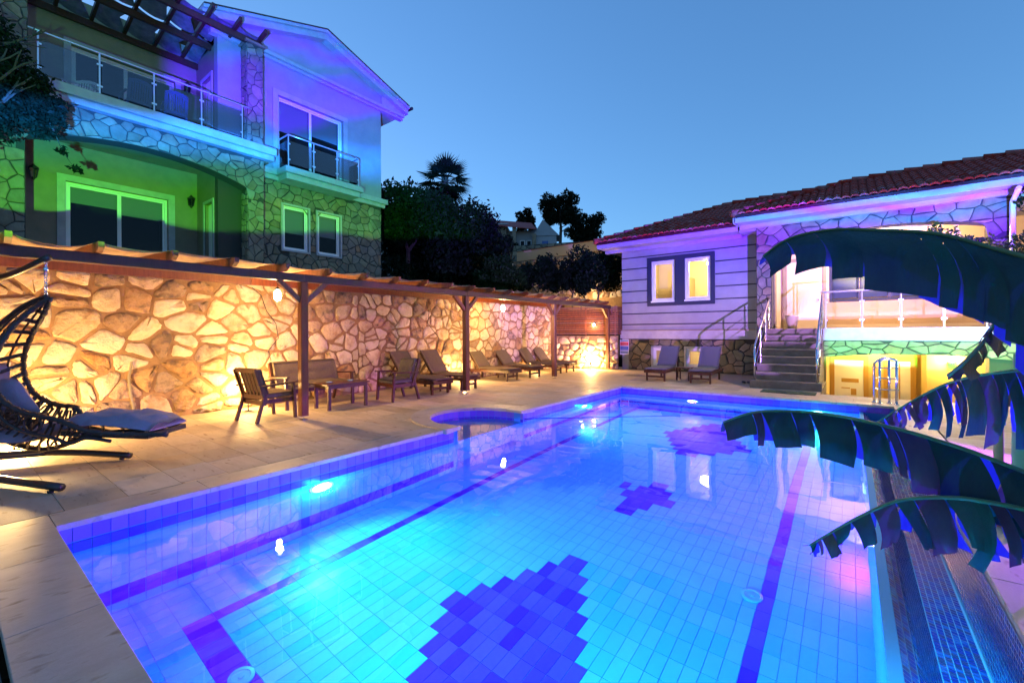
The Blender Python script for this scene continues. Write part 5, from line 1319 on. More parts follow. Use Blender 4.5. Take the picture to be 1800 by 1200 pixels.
# steps
st = thing('stone_steps', 'weathered stone steps climbing to the bungalow balcony', 'steps', (-1.3, 12.65, 0))
SX0, SX1 = -1.99, -.60; nS = 7; SY0 = 12.95; TR = (YP - SY0) / nS
mb = M(); mb.box((SX0 - .06, 12.63, 0), (SX1 + .06, SY0 + .0, .19)); mb.build('bottom_step', T['concrete'], st, bevel=.008)
for k in range(nS):
    z1 = .19 + (k + 1) * (1.495 - .19) / nS; y = SY0 + k * TR
    mb = M(); mb.box((SX0, y + .001, 0 if k == 0 else .0), (SX1, (YP if k < nS - 1 else YP) , z1 - .032)) if 0 else mb.box((SX0 + .01, y + .02, 0), (SX1 - .01, y + TR + .02, z1 - .032)); mb.build('riser', T['concrete'], st)
    mb = M(); mb.box((SX0 - .01, y - .012, z1 - .031), (SX1 + .01, y + TR + .018, z1)); mb.build('tread', mk('tread_stone', (.20, .17, .145), .7, (.26, .22, .19), scale=5, bump=.002) if k == 0 else T.get('tread', bpy.data.materials['tread_stone']), st, bevel=.005)
hr = thing('stair_handrail', 'polished steel handrail on the left of the stone steps', 'handrail', (SX0, 12.8, 0))
def srail(x, t, ext):
    P = [Vector((x, 12.74, 0.19)), Vector((x, 12.74, .98)), Vector((x, 12.82, 1.06))]
    top = Vector((x, YP - .05, 2.42)); P2 = [Vector((x, 12.74, .19)), Vector((x, 12.74, 1.0)), top]
    mb = M(); mb.tube([P2[0], P2[1]], .024, 8); mb.tube([P2[1], Vector((x, 12.80, 1.07)), top, top + Vector(ext)], .024, 8); mb.build('top_rail', T['chrome'], t, smooth=True)
    for k, f in enumerate((.36, .72, 1.0)):
        q = P2[1].lerp(top, f); b_ = .19 + (q.y - SY0) / TR * (1.305 / nS)
        mb = M(); mb.tube([(x, q.y, max(.2, b_)), (x, q.y, q.z)], .02, 8); mb.build('baluster', T['chrome'], t)
    mb = M()
    for f in (.3, .6): a, b = P2[0].lerp(P2[1], f), Vector((x, YP - .05, 1.5)).lerp(top, f); mb.tube([a, b], .010, 6)
    mb.build('mid_rail', T['chrome'], t)
srail(SX0 + .04, hr, (-.0, .12, .0))
hr2 = thing('stair_handrail', 'polished steel handrail on the right of the stone steps', 'handrail', (SX1, 12.8, 0)); srail(SX1 - .04, hr2, (.0, .02, .06))
railing('balcony_railing', 'bronze glass railing of the bungalow balcony', [(x, YP - .05, 1.50) for x in (-.56, .25, 1.05, 1.86, 2.6)], 1.02, glass='glass_bronze', rail_ext=(.12, .1))
dm = M(); dm.box((-1.70, 11.80, .002), (-.62, 12.30, .016)); tag(dm.build('doormat', T['mat_green'], None), 'dark green doormat at the foot of the stone steps', 'doormat')
# shoes by the steps
for k, (x, y, a) in enumerate(((-2.35, 13.6, .4), (-2.22, 13.65, .6))):
    mb = M(); mb.lathe([(.001, 0), (.045, .005), (.05, .03), (.03, .05), (.001, .055)], (0, 0, 0), 12); mb.v = [(v[0] * 1.0, v[1] * 2.6, v[2]) for v in mb.v]
    o = mb.build('sandal', T['iron'], None, smooth=True); o.location = (x, y, .002); o.rotation_euler = (0, 0, a); tag(o, ('left' if k == 0 else 'right') + ' black sandal of the pair beside the steps', 'shoe')
# pool ladder
ld = thing('pool_ladder', 'chrome pool ladder with curved rails at the far corner', 'ladder', (.35, 11.2, 0))
for k, (x, y) in enumerate(((.37, 11.42), (.45, 11.26), (.60, 11.42), (.70, 11.26))):
    mb = M()
    arc = [Vector((x, y, 0)), Vector((x, y, .66)), Vector((x + .01, y - .05, .80)), Vector((x + .02, y - .18, .88)), Vector((x + .02, y - .34, .86)), Vector((x + .02, y - .44, .72)), Vector((x + .02, y - .47, .2))]
    arc = [Vector((x, y, 0)), Vector((x, y, .70)), Vector((x + .03, y, .80)), Vector((x + .10, y, .865)), Vector((x + .18, y, .89)), Vector((x + .24, y + .0, .86))] if k in (0,) else ([Vector((x, y, 0)), Vector((x, y, .86))])
    mb.tube(smooth_path(arc, 4) if len(arc) > 2 else arc, .022, 8); mb.lathe([(.045, 0), (.045, .012), (.024, .02)], (x, y, 0), 12); mb.build('rail_tube', T['chrome'], ld, smooth=True)
mb = M(); mb.tube(smooth_path([(.45, 11.26, .80), (.50, 11.26, .87), (.60, 11.28, .89), (.70, 11.26, .86)], 4), .02, 8); mb.build('rail_tube', T['chrome'], ld, smooth=True)
for z in (.28, .50, .70):
    mb = M(); mb.tube([(.34, 11.46, z), (.45, 11.26, z), (.74, 11.26, z)], .012, 6); mb.build('rung', T['chrome'], ld)
# manhole lid near the corner
for x0, x1, l in ((-5.9, -5.42, 'left'), (-5.38, -4.9, 'right')):
    ml = M(); ml.box((x0, 13.7, .002), (x1, 14.15, .007)); tag(ml.build('drain_cover', T['clad2'], None), l + ' one of two square stone drain covers in the paving near the lit corner', 'drain cover')
# ------------------------------------------------------------------ trees and plants
def crown(t, blobs, n, leaf, mat, seed, name='crown', shell=.55, flat=1.0):
    rs = np.random.RandomState(seed); V = np.array([b[3] ** 2 for b in blobs]); V = V / V.sum()
    idx = rs.choice(len(blobs), n, p=V); B = np.array([b[:4] for b in blobs])[idx]
    d = rs.normal(size=(n, 3)); d /= np.linalg.norm(d, axis=1, keepdims=True)
    rr = B[:, 3] * (shell + (1 - shell) * rs.rand(n) ** .6) * (1 + .18 * np.sin(d[:, 0] * 7 + idx) * np.cos(d[:, 2] * 6 + idx * 2) + .10 * rs.normal(size=n))
    c = B[:, :3] + d * rr[:, None] * np.array([1, 1, flat])
    a = rs.normal(size=(n, 3)); a /= np.linalg.norm(a, axis=1, keepdims=True); b = np.cross(a, rs.normal(size=(n, 3))); b /= np.linalg.norm(b, axis=1, keepdims=True)
    s = leaf * (.6 + .8 * rs.rand(n))[:, None]
    P = np.stack([c - a * s, c + b * s * .45, c + a * s, c - b * s * .45], 1).reshape(-1, 3) - np.array(wloc(t))
    me = bpy.data.meshes.new(name); me.from_pydata(P.tolist(), [], np.arange(4 * n).reshape(n, 4).tolist()); me.materials.append(mat); me.update()
    o = bpy.data.objects.new(name, me); COL.objects.link(o); o.parent = t; return o
def branch(mb, p, d, L_, r, rnd, lev=0, mx=3):
    q = Vector(p) + Vector(d) * L_; m_ = (Vector(p) + q) / 2 + Vector((rnd.uniform(-.06, .06), rnd.uniform(-.06, .06), 0)) * L_
    mb.tube([p, m_, q], [r, r * .8, r * .62], 6)
    if lev < mx:
        for k in range(rnd.choice((2, 3))):
            dd = (Vector(d) + Vector((rnd.uniform(-.8, .8), rnd.uniform(-.8, .8), rnd.uniform(-.25, .5)))).normalized(); branch(mb, q, dd, L_ * rnd.uniform(.6, .8), r * .6, rnd, lev + 1, mx)
def tree(name, label, cat, base, height, blobs, n, leaf, mat, seed, group=None, trunk_r=.15, split=.45, shell=.55):
    t = thing(name, label, cat, base, 0, group); rnd = random.Random(seed)
    mb = M(); branch(mb, base, (0, 0, 1), height * split, trunk_r, rnd, 0, 3); mb.build('trunk', T['bark'], t)
    crown(t, blobs, n, leaf, mat, seed, shell=shell); return t
def blobs(c, r, k, seed, sz=.45, zs=1.0):
    rn = random.Random(seed); out = []
    for _ in range(k):
        a, e, q = rn.uniform(0, 6.283), rn.uniform(-.7, 1), rn.uniform(.45, .9)
        out.append((c[0] + r[0] * q * math.cos(a), c[1] + r[1] * q * math.sin(a), c[2] + r[2] * e * .8, rn.uniform(.7, 1.25) * sz * min(r)))
    return out
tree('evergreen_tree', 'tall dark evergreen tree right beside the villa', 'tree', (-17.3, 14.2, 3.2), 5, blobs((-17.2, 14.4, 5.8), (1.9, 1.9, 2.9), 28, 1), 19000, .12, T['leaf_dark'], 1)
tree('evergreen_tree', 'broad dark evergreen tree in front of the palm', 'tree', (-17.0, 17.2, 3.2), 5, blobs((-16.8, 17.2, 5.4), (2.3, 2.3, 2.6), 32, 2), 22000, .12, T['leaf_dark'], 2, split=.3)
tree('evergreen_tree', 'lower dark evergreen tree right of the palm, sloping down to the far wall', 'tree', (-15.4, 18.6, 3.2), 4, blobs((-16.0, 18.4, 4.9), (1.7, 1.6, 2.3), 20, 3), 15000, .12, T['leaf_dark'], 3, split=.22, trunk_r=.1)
tree('citrus_bush', 'dim green leafy bush above the pergola, lower edge of the dark trees', 'bush', (-12.9, 15.5, 2.6), 1.4, blobs((-12.9, 15.6, 3.9), (1.1, 1.1, .95), 12, 4), 7000, .075, T['leaf_mid'], 4, trunk_r=.06)
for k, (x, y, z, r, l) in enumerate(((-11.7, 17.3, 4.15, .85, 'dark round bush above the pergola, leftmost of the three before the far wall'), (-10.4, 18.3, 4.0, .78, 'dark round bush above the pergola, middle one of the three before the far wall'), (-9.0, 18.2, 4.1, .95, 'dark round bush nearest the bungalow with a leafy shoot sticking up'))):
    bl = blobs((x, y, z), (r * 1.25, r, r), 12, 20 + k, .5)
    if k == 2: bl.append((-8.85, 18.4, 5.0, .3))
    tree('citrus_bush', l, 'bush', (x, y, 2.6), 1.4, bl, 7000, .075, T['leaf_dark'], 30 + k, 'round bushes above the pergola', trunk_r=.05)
tree('citrus_bush', 'grey green low shrub just behind the pergola roof beside the villa', 'bush', (-12.6, 12.4, 2.5), .8, blobs((-12.6, 12.6, 2.95), (.9, .9, .35), 8, 40), 3000, .06, mk('silver_foliage', (.04, .045, .045), .8), 41, trunk_r=.03)
# palm
pm = thing('palm_tree', 'fan palm rising above the dark trees against the sky', 'palm', (-21.9, 21.1, 3.5)); rnd = random.Random(9)
mb = M(); mb.tube([(-21.9, 21.1, 3.5), (-21.85, 21.12, 8), (-21.81, 21.09, 12.0)], [.28, .22, .24], 10); mb.build('trunk', T['bark'], pm)
for k in range(34):
    az = k * 2.399; el = 1.42 - 2.5 * (k / 34) ** .85; L1 = rnd.uniform(.65, 1.15); c = Vector((-21.81, 21.09, 11.7))
    d = Vector((math.cos(az) * math.cos(el), math.sin(az) * math.cos(el), math.sin(el))); hub_ = c + d * L1; sd = d.cross(Vector((0, 0, 1))).normalized(); upv = sd.cross(d)
    mb = M(); mb.tube([c, hub_], .02, 4)
    for j in range(17):
        a = (j / 16 - .5) * 3.0; ld_ = d * math.cos(a) + sd * math.sin(a); tip = hub_ + ld_ * (1.05 + .15 * math.cos(a)) - Vector((0, 0, .10 + .12 * abs(math.sin(a)))); pr = (ld_.cross(upv)).normalized() * .06
        mid = hub_ + ld_ * .42; mb.add([hub_, mid + pr, tip, mid - pr], [(0, 1, 2, 3)])
    mb.build('frond', T['leaf_dark'], pm)
# far pines, house, walls
def pine(base, h, bl, n, label, seed, leaf=.22):
    t = thing('pine_tree', label, 'tree', base, 0, 'pines on the hill behind'); mb = M(); mb.tube([base, (base[0] + .3, base[1], base[2] + h * .6), (base[0], base[1], base[2] + h)], [.3, .22, .1], 7)
    for k in range(5): a = k * 1.3; z = base[2] + h * (.5 + .1 * k); mb.tube([(base[0], base[1], z), (base[0] + 1.8 * math.cos(a), base[1] + 1.8 * math.sin(a), z + .9)], [.1, .04], 5)
    mb.build('trunk', T['bark'], t); crown(t, bl, n, leaf, T['leaf_dark'], seed)
pine((-36.6, 60.3, 13), 8, blobs((-36.4, 60.3, 20.3), (3.0, 3, 2.4), 26, 50, .38), 9000, 'large round pine crown on the hill behind the far house', 51)
pine((-40.9, 57, 13), 6, blobs((-40.8, 57.0, 18.7), (1.6, 1.6, 1.9), 14, 52, .4), 3500, 'slender pine just left of the round pine on the hill', 53)
pine((-33.4, 62.5, 12), 5, blobs((-33.2, 62.6, 17.0), (3.2, 2.5, 2.6), 20, 54, .4), 6500, 'lower spreading pine right of the round pine', 55)
pine((-27.5, 66, 12), 3, blobs((-28.6, 66, 15.3), (2.2, 1.5, .9), 9, 56, .5), 2000, 'small distant tree tops beside the bungalow roof', 57)
fh = thing('hill_house', 'distant villa with red roof and balcony on the hill', 'house', (-34, 48, 11.5))
fO = Vector((-38.6, 47.0)); fD = Vector((.86, .51)); fN = Vector((.51, -.86)); fH = lambda s, d, z: (fO.x + fD.x * s + fN.x * d, fO.y + fD.y * s + fN.y * d, z)
hw = mk('hill_house_wall', (.30, .31, .33), .8)
mb = M(); mb.box((-1.4, -4, 11.0), (1.4, 0.4, 16.2), fn=fH); mb.build('stone_wing', T['clad2'], fh)
mb = M(); mb.box((1.4, -4, 11.0), (7.2, -.6, 15.4), fn=fH); mb.build('wall', hw, fh)
mb = M(); mb.box((5.0, -4, 11.0), (8.2, .2, 14.4), fn=fH); mb.prism([(5.0, 14.4), (8.6, 14.4), (6.4, 16.6)], -4, .3, fH); mb.build('gable_wing', hw, fh)
mb = M(); mb.add([fH(-2.0, 1.0, 16.15), fH(5.6, 1.0, 15.2), fH(4.6, -3, 17.0), fH(-.8, -3, 17.6), fH(-2.0, 1.0, 16.05), fH(5.6, 1.0, 15.1)], [(0, 1, 2, 3), (0, 4, 5, 1)]); mb.build('roof', T['terracotta'], fh)
mb = M(); mb.box((-2.0, .9, 15.95), (1.8, 1.04, 16.12), fn=fH); mb.build('eave', T['white_trim'], fh)
for s in (2.3, 5.0): mb = M(); mb.box((s, .3, 11.0), (s + .5, .8, 15.6 if s < 3 else 14.6), fn=fH); mb.build('pillar', T['clad2'], fh)
for s in (3.2, 4.1, 6.2): mb = M(); mb.box((s, -.58, 12.1), (s + .7, -.5, 14.0), fn=fH); f_ = mb.build('window', T['pvc'], fh); mb = M(); mb.box((s + .1, -.5, 12.2), (s + .6, -.47, 13.9), fn=fH); mb.build('pane', T['dark'], f_)
mb = M(); mb.box((6.3, .2, 12.0), (7.1, .26, 13.7), fn=fH); mb.build('window', T['plastic_blue'], fh)
mb = M(); mb.box((0, .3, 11.55), (8.2, .95, 11.8), fn=fH); mb.build('balcony_slab', hw, fh)
for k in range(15): mb = M(); s = .4 + k * .55; mb.box((s, .88, 11.8), (s + .07, .93, 12.75), fn=fH); mb.build('baluster', T['pvc'], fh)
mb = M(); mb.box((0, .87, 12.75), (8.2, .94, 12.83), fn=fH); mb.build('handrail', T['pvc'], fh)
hb = thing('hill_wall', 'dark stone wall below the distant hill villa', 'wall', (-35, 43, 9))
fW = lambda s, d, z: (-36.0 + .93 * s + .36 * d, 42.5 + .36 * s - .93 * d, z)
mb = M(); mb.box((0, -.5, 6), (14, 0, 12.1), fn=fW); mb.build('core', T['clad_mortar'], hb)
stones(voronoi(0, 12, 8.5, 12.1, .8, .6, 71), fW, [T['clad1'], T['clad2']], hb, 71, gap=.03, depth=.06, round_=0, limit=110, smooth=False)
tw = thing('boundary_wall', 'rubble wall with cream band beside the bungalow, behind the bushes', 'wall', (-13, 21.5, 3))
fT = lambda s, d, z: (-17.3 + s, 22.0 - d - .02 * s, z)
mb = M(); mb.box((0, -.4, 2.5), (11.2, 0, 5.80), fn=fT); mb.build('core', T['mortar'], tw)
stones(voronoi(0.5, 11.2, 3.2, 5.78, .36, .34, 72), fT, [T['rub2'], T['rub1'], T['rub2']], tw, 72, gap=.022, depth=.04, round_=1, limit=260)
mb = M(); mb.box((.9, -.3, 5.803), (6.9, .03, 6.38), fn=fT); mb.build('cream_band', mk('cream_band_paint', (.55, .38, .20), .8), tw)
mb = M(); mb.box((.9, -.34, 6.383), (6.9, .06, 6.41), fn=fT); mb.build('band_cap', T['wood'], tw)
t = thing('garden_lamp', 'hidden path lamp lighting the cream band wall from behind the bushes', 'lamp', (-11.2, 20.6, 2.5)); mb = M(); mb.tube([(-11.2, 20.6, 2.5), (-11.2, 20.6, 2.9)], .03, 6); mb.build('pole', T['iron'], t); mb = M(); mb.lathe([(.05, -.06), (.08, 0), (.05, .08), (.002, .1)], (-11.2, 20.6, 2.94), 12); mb.build('globe', BULB, t, smooth=True)  # added lamp, not in view; assumed source of the band's warm light
light('POINT', (-11.2, 20.7, 3.15), (1, .62, .28), 55, t, size=.06)
lo = thing('cypress_shrub', 'small shrub on the hill villa balcony', 'bush', (-36.4, 47.2, 11.5)); crown(lo, blobs((-36.4, 46.9, 12.7), (1.2, 1.2, 1.1), 8, 80), 1500, .16, T['leaf_dark'], 80)
mb = M(); mb.tube([(-36.4, 46.9, 11.2), (-36.4, 46.9, 12.6)], .08, 6); mb.build('trunk', T['bark'], lo)
# left foreground tree hanging into the frame
lt = thing('garden_tree', 'dark leafy tree overhanging the left edge of the villa', 'tree', (-11.6, -.6, 2.5)); rnd = random.Random(17)
mb = M(); mb.tube([(-11.6, -.6, 2.5), (-11.7, -.3, 4.2), (-12.0, .1, 5.6)], [.16, .13, .09], 8); branch(mb, Vector((-11.7, -.3, 4.4)), (-.2, .6, .75), .9, .07, rnd, 0, 3); branch(mb, Vector((-12.0, .1, 5.6)), (-.1, .4, .9), .9, .07, rnd, 0, 3); mb.build('trunk', T['bark'], lt)
bl = []
def pd(u, v, D): return CAM + (E2 + E1 * ((u - 900) / 777) - E3 * ((v - 583 + (u - 900) * .0059) / 777)) * D
bl = [(-12.53, .60, 6.54, .60), (-12.74, .70, 5.85, .55), (-12.65, 1.05, 6.1, .48), (-12.35, .35, 7.0, .55), (-12.6, 1.2, 5.75, .33), (-12.45, .5, 5.4, .5), (-12.25, .25, 6.0, .7), (-12.65, 1.45, 6.0, .24), (-12.55, 1.25, 6.35, .22), (-12.6, 1.3, 5.42, .16), (-12.6, 1.5, 5.7, .16)]
crown(lt, bl, 15000, .050, T['leaf_dark'], 60, shell=.3)
mb = M(); tw_ = [Vector((-12.6, 1.35, 5.75)), Vector((-12.6, 1.48, 5.45)), Vector((-12.62, 1.58, 5.15)), Vector((-12.6, 1.75, 4.85))]; mb.tube(tw_, [.012, .010, .007, .004], 5); mb.build('twig', T['bark'], lt)
crown(lt, [(p.x, p.y, p.z, r) for p, r in zip(tw_, (.12, .07, .09, .09))] + [(-12.6, 1.85, 4.80, .05)], 260, .05, T['leaf_dark'], 61, name='twig_leaves', shell=.1)
# right hand tree with a lamp behind it
rt_ = thing('garden_tree', 'yellow lit tree at the right edge beside the bungalow', 'tree', (4.6, 15.5, -1.3)); rnd = random.Random(19)
mb = M(); mb.tube([(4.6, 15.5, -1.3), (4.5, 15.4, 1.5), (4.4, 15.4, 3.0)], [.14, .11, .07], 8); branch(mb, Vector((4.5, 15.4, 2.2)), (-.4, -.1, .8), .8, .05, rnd, 0, 3); mb.build('trunk', T['bark'], rt_)
crown(rt_, blobs((3.9, 15.0, 3.4), (.85, .8, 1.5), 16, 62, .5), 5000, .06, T['leaf_mid'], 62, shell=.3)
t = thing('garden_lamp', 'glaring yellow garden lamp at the right edge under the tree', 'lamp', (3.55, 14.2, -1.3))
LX = (3.52, 14.2, 2.05)
mb = M(); mb.tube([(LX[0], LX[1], -1.3), (LX[0], LX[1], LX[2] - .12)], .03, 8); mb.build('pole', T['iron'], t)
mb = M(); mb.lathe([(.05, -.12), (.085, -.05), (.085, .05), (.04, .12), (.002, .13)], LX, 14); mb.build('globe', BULB, t, smooth=True)
light('POINT', (LX[0], LX[1] - .15, LX[2]), (1, .62, .14), 90, t, size=.08)
# leafy twigs on the bungalow arch
vn = thing('climbing_vine', 'leafy climber hanging in front of the bungalow arch', 'plant', (2.5, 15.2, 3.7)); mb = M()
vp = smooth_path([(1.55, 15.2, 3.98), (1.9, 15.18, 3.9), (2.3, 15.2, 3.62), (2.7, 15.2, 3.5), (3.2, 15.15, 3.2)], 4); mb.tube(vp, .010, 5); mb.build('stem', T['bark'], vn)
crown(vn, [(p.x, p.y, p.z - .03, .09 + .04 * (i % 3)) for i, p in enumerate(vp)], 240, .06, T['leaf_mid'], 63, shell=.2)

# ------------------------------------------------------------------ banana plant in the foreground
bn = thing('banana_plant', 'torn banana leaves arching in from the right, blue lit, over the pool edge', 'plant', (1.25, 2.6, 0))
def leafblade(midrib_pts, fall_f, fall_b, seed, name='leaf', strips=26, gapf=.25, gapb=.08, sway=.3, wid=.05, ragged=.22, thick_r=.009, out_f=.055, out_b=.06, lean=0.0, nmin=.70, calm=1.0, dry=0):
    """midrib polyline; strips of torn blade hang from both sides. fall_f / fall_b: list of drop lengths along the rib"""
    rnd = random.Random(seed); P = smooth_path(midrib_pts, 8); n = len(P)
    root = M(); root.tube(P, [.004 + (thick_r - .004) * i / (n - 1) for i in range(n)], 7); lf = root.build(name, T['midrib'], bn, smooth=True)
    L_ = [0]
    for a, b in zip(P, P[1:]): L_.append(L_[-1] + (b - a).length)
    tot = L_[-1]
    def at(s):
        s = max(0, min(tot, s))
        for i in range(n - 1):
            if s <= L_[i + 1]: return P[i].lerp(P[i + 1], (s - L_[i]) / (L_[i + 1] - L_[i] + 1e-9)), (P[i + 1] - P[i]).normalized()
        return P[-1], (P[-1] - P[-2]).normalized()
    def fall(tab, f): k = f * (len(tab) - 1); i = min(int(k), len(tab) - 2); return tab[i] + (tab[i + 1] - tab[i]) * (k - i)
    view = E2
    for side, tab, gp, ou in ((-1, fall_f, gapf, out_f), (1, fall_b, gapb, out_b)):
        if tab is None: continue
        s = .0
        while s < tot - .01:
            w = wid * rnd.choice((.4, .7, 1, 1.2, 1.5)); f = (s + w / 2) / tot; e = min(s + w, tot)
            H_ = fall(tab, min(1, f)) * rnd.uniform(1 - ragged, 1.04)
            if H_ > .01:
                nr = 7; nc = max(2, int((e - s) / .016) + 1); vs = []; sw_ = rnd.uniform(-.4, .6) * sway * H_ * .5; cup = calm * rnd.uniform(-.02, .02); nar = rnd.uniform(nmin, .97); tw = calm * rnd.uniform(-.35, .35)
                tipcut = calm * rnd.uniform(-.12, .12)
                for r_ in range(nr + 1):
                    q = r_ / nr
                    for c_ in range(nc + 1):
                        uu = c_ / nc; mid = (s + e) / 2; ss = mid + (s + (e - s) * uu - mid) * (1 - (1 - nar) * q ** .8)
                        p, d = at(ss)
                        outw = ou * (math.sin(min(1, q * 1.4) * 1.35)) * min(1, H_ / .15)
                        ripple = .004 * math.sin(uu * 9 + seed + s * 30) * q + cup * q * q * 2
                        p = p + view * side * (outw + ripple + tw * (uu - .5) * (e - s) * q) + Vector((0, 0, -1)) * (H_ * (q ** 1.15) * (1 + tipcut * (uu - .5) * q)) + d * (sw_ * q * q) + E1 * lean * H_ * q
                        vs.append(p)
                mb = M(); mb.add(vs, [(r_ * (nc + 1) + c_, r_ * (nc + 1) + c_ + 1, (r_ + 1) * (nc + 1) + c_ + 1, (r_ + 1) * (nc + 1) + c_) for r_ in range(nr) for c_ in range(nc)])
                mb.build('leaf_strip', T['leaf_brown' if (dry and rnd.random() < dry) else ('leaf_banana' if side < 0 else 'leaf_backlit')], lf, smooth=True)
            s = e + w * gp * rnd.choice((0, 0, .2, .8, 1.6)) * .5 + .001
    return lf
leafblade([(-.44, 2.07, 1.055), (-.31, 2.05, 1.115), (-.17, 2.05, 1.132), (-.03, 2.05, 1.128), (.13, 2.06, 1.10), (.28, 2.06, 1.06), (.40, 2.03, 1.02), (.62, 2.05, .93), (1.0, 2.25, .7)], [.06, .15, .17, .19, .21, .21, .22, .22, .1], [.05, .13, .15, .16, .18, .19, .18, .16, .1], 5, wid=.085, ragged=.22, dry=.06)
leafblade([(-.13, 2.05, .62), (-.05, 2.02, .71), (.04, 2.0, .80), (.13, 1.99, .87), (.23, 1.98, .905), (.31, 1.96, .92), (.46, 1.98, .90), (.7, 2.05, .80), (1.05, 2.3, .55)], [.05, .08, .14, .20, .22, .20, .18, .15, .1], [.04, .08, .12, .18, .20, .19, .17, .12, .08], 8, wid=.05, ragged=.36, sway=1.0, nmin=.6, dry=.3)
leafblade([(.10, 2.98, .96), (.23, 2.92, 1.09), (.36, 2.86, 1.20), (.48, 2.79, 1.255), (.61, 2.74, 1.27), (.85, 2.7, 1.18), (1.1, 2.7, .9)], [.04, .16, .28, .34, .36, .3, .1], [.03, .12, .22, .3, .3, .25, .1], 12, wid=.04, ragged=.25, dry=.45)
leafblade([(-.235, 1.71, 1.70), (-.16, 1.71, 1.75), (-.05, 1.72, 1.765), (.06, 1.73, 1.75), (.19, 1.72, 1.72), (.29, 1.69, 1.665), (.38, 1.66, 1.60), (.55, 1.7, 1.42), (.8, 1.9, 1.1), (1.1, 2.3, .6)], [.06, .18, .23, .28, .34, .42, .50, .5, .3, .1], [.02, .10, .14, .18, .29, .40, .36, .3, .2, .1], 21, wid=.11, nmin=.99, ragged=.03, gapf=.0, gapb=.25, out_f=.10, out_b=.09, sway=.0, lean=-.10, calm=.15)
leafblade([(.52, 2.30, 1.60), (.43, 2.36, 1.49), (.40, 2.42, 1.40), (.35, 2.47, 1.31), (.32, 2.53, 1.26)], [.10, .10, .09, .06, .02], [.08, .08, .06, .05, .02], 31, wid=.05, ragged=.3)
# stems outside the frame and the stem coloured as if lit, glimpsed at the right
mb = M()
for pth in ([(1.35, 2.75, -.02), (1.33, 2.7, .5), (1.2, 2.55, .62)], [(1.35, 2.75, .1), (1.2, 2.5, .8), (1.1, 2.3, .6)], [(1.38, 2.75, .2), (1.3, 2.6, .9), (1.0, 2.25, .7)], [(1.4, 2.8, .3), (1.25, 2.75, 1.0), (1.1, 2.7, .9)], [(1.4, 2.8, .2), (1.2, 2.4, .9), (.52, 2.30, 1.60)]):
    mb.tube(smooth_path(pth, 5), .028, 8)
mb.build('petiole', T['midrib'], bn, smooth=True)
mb = M(); mb.lathe([(.16, 0), (.13, .25), (.10, .7), (.07, .95), (.02, 1.0)], (1.38, 2.78, -.03), 16); mb.build('pseudostem', mk('banana_stem', (.14, .22, .07), .6, (.25, .16, .07), scale=3, stretch=(8, 8, .6)), bn, smooth=True)
st2 = thing('young_banana_plant', 'pale green banana stem lit from below, glimpsed between leaves at right', 'plant', (.98, 4.3, -.03))
mb = M(); mb.lathe([(.075, 0), (.06, .4), (.052, .9), (.045, 1.3)], (.98, 4.75, -.03), 14); mb.build('stem', mk('stem_lit_green', (.20, .42, .16), .6), st2, smooth=True)  # bright green stands in for green light on the stem
mb = M(); mb.lathe([(.03, 0), (.026, .9)], (.86, 4.75, -.03), 8); mb.build('dry_sheath', mk('dry_sheath', (.4, .2, .08), .8), st2, smooth=True)

# ------------------------------------------------------------------ colour effect projectors, all out of view
def projector(loc, aim, label, power, ramp, spot, noise=None, nscale=5, stretch=(1, 1, 1), size=.02):
    t = thing('unseen_projector', label, 'projector', loc, 0, 'coloured garden projectors'); d = (Vector(aim) - Vector(loc)).normalized(); q = d.to_track_quat('Z', 'Y')
    mb = M(); mb.lathe([(.03, -.2), (.08, -.18), (.08, .0), (.07, .012), (.062, .0)], (0, 0, 0), 18, caps=False); mb.v = [tuple(q @ Vector(v) + Vector(loc)) for v in mb.v]; mb.build('housing', T['iron'], t, smooth=True)
    mb = M(); mb.tube([(loc[0], loc[1], loc[2] - .1), (loc[0], loc[1], -.03)], .014, 6); mb.build('stake', T['iron'], t)
    o = light('SPOT', Vector(loc) + d * .03, (1, 1, 1), power, t, size=size, spot=spot, blend=.25, aim=aim)
    if ramp: gobo(o, 'SPOT', ramp, noise, nscale, stretch)
    return t
K_ = (0, 0, 0)
projector((-.35, -.9, .90), (-14.5, 5.6, 5.9), 'projector throwing green and cyan light on the villa walls', 4400, [(0, K_), (.222, K_), (.232, (.12, .85, .03)), (.28, (.10, .85, .04)), (.325, (.03, .7, .5)), (.352, (.05, 1.0, 3.6)), (.38, (.06, .7, 3.2)), (.395, (.02, .14, .05)), (.7, (.02, .10, .05))], 54, .05, 5)
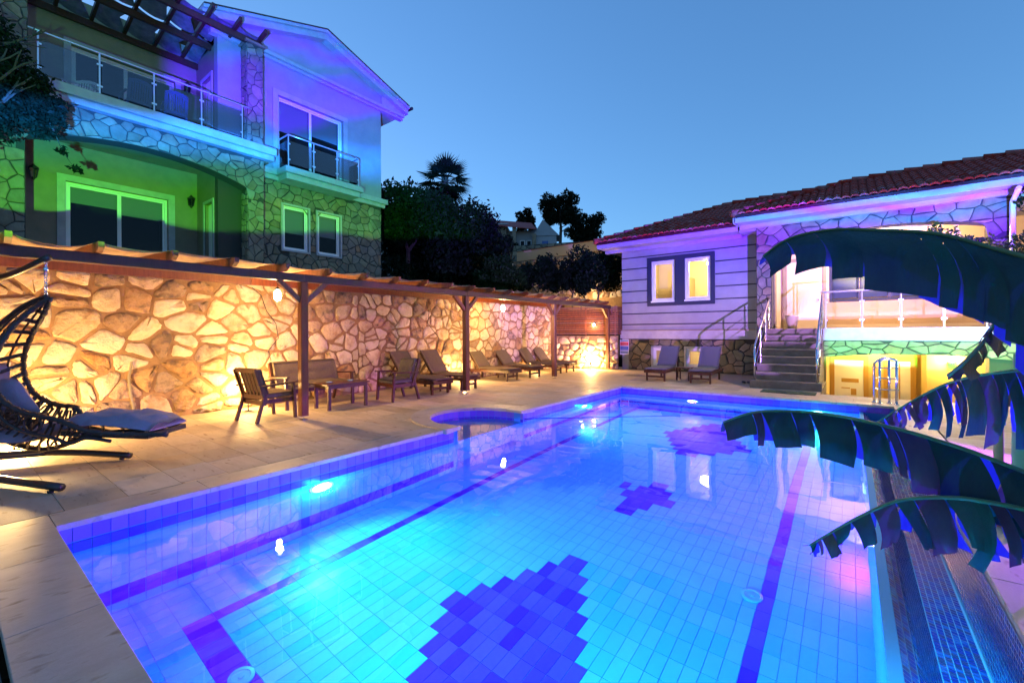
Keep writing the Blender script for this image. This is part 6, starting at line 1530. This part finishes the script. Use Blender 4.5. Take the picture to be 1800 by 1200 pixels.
projector((-.55, -1.1, .90), (-14.5, 8.7, 9.0), 'projector throwing violet and blue patches on the villa gable', 4400, [(0, K_), (.36, K_), (.375, (.03, .45, 2.2)), (.41, (.05, .3, 2.2)), (.435, (.45, .02, 6)), (.47, (.30, .02, 5)), (.49, (.03, .4, 1.8)), (.515, (.35, .02, 5)), (.54, (.03, .45, 2.0)), (.57, (.3, .04, 4)), (.62, (.04, .8, 3))], 31, .15, 8.5)
projector((3.2, 5.0, .30), (-2.0, 16, 3.4), 'projector throwing violet light on the bungalow', 1900, [(0, K_), (.006, (.45, .22, .9)), (.05, (.6, .28, 1.3)), (.095, (1.0, .45, 1.8)), (.17, (.95, .62, 2.6)), (.26, (.62, .34, 3.4)), (.315, (.8, .06, 6)), (.34, (.9, .3, 6)), (.365, (.1, 1.1, 6)), (.39, (1.2, .05, 7)), (.42, (.15, 1.2, 6)), (.435, (.1, .05, .8)), (.6, (.05, .02, .3))], 82, .06, 6)
projector((2.3, 7.5, .30), (1.25, 16, 1.1), 'small projector throwing green light under the balcony', 1500, [(0, K_), (.012, (.10, 2, .2)), (.092, (.12, 2, .2)), (.115, (.10, 1.6, 1.0)), (.15, (.2, 1.3, 3)), (.19, (.4, .3, 3)), (.27, K_)], 28, .01, 5)
projector((2.3, 6.6, .35), (-4.8, 5.6, -.25), 'low violet floodlight washing the far side of the pool', 620, [(0, (.36, .05, 1)), (.004, (.36, .05, 1)), (.02, (.07, .01, .22)), (1, (.07, .01, .22))], 120)
projector((4.2, 9.5, 4.6), (-9.3, 6.5, 1.2), 'pink floodlight on a mast aimed at the stone wall', 620, [(0, (1, .14, .5)), (1, (1, .14, .5))], 21)
projector((.95, 3.9, .25), (.1, 2.1, 1.1), 'blue floodlight behind the banana leaves', 170, [(0, K_), (.1, K_), (.16, (.06, .02, 1)), (1, (.06, .02, 1))], 75)
projector((.34, .45, .10), (.25, 1.75, -.58), 'cyan floodlight washing the mosaic gutter', 1100, [(0, (0, .5, 1)), (1, (0, .5, 1))], 46)  # added lamp, stands in for pool glow coming through the thin water
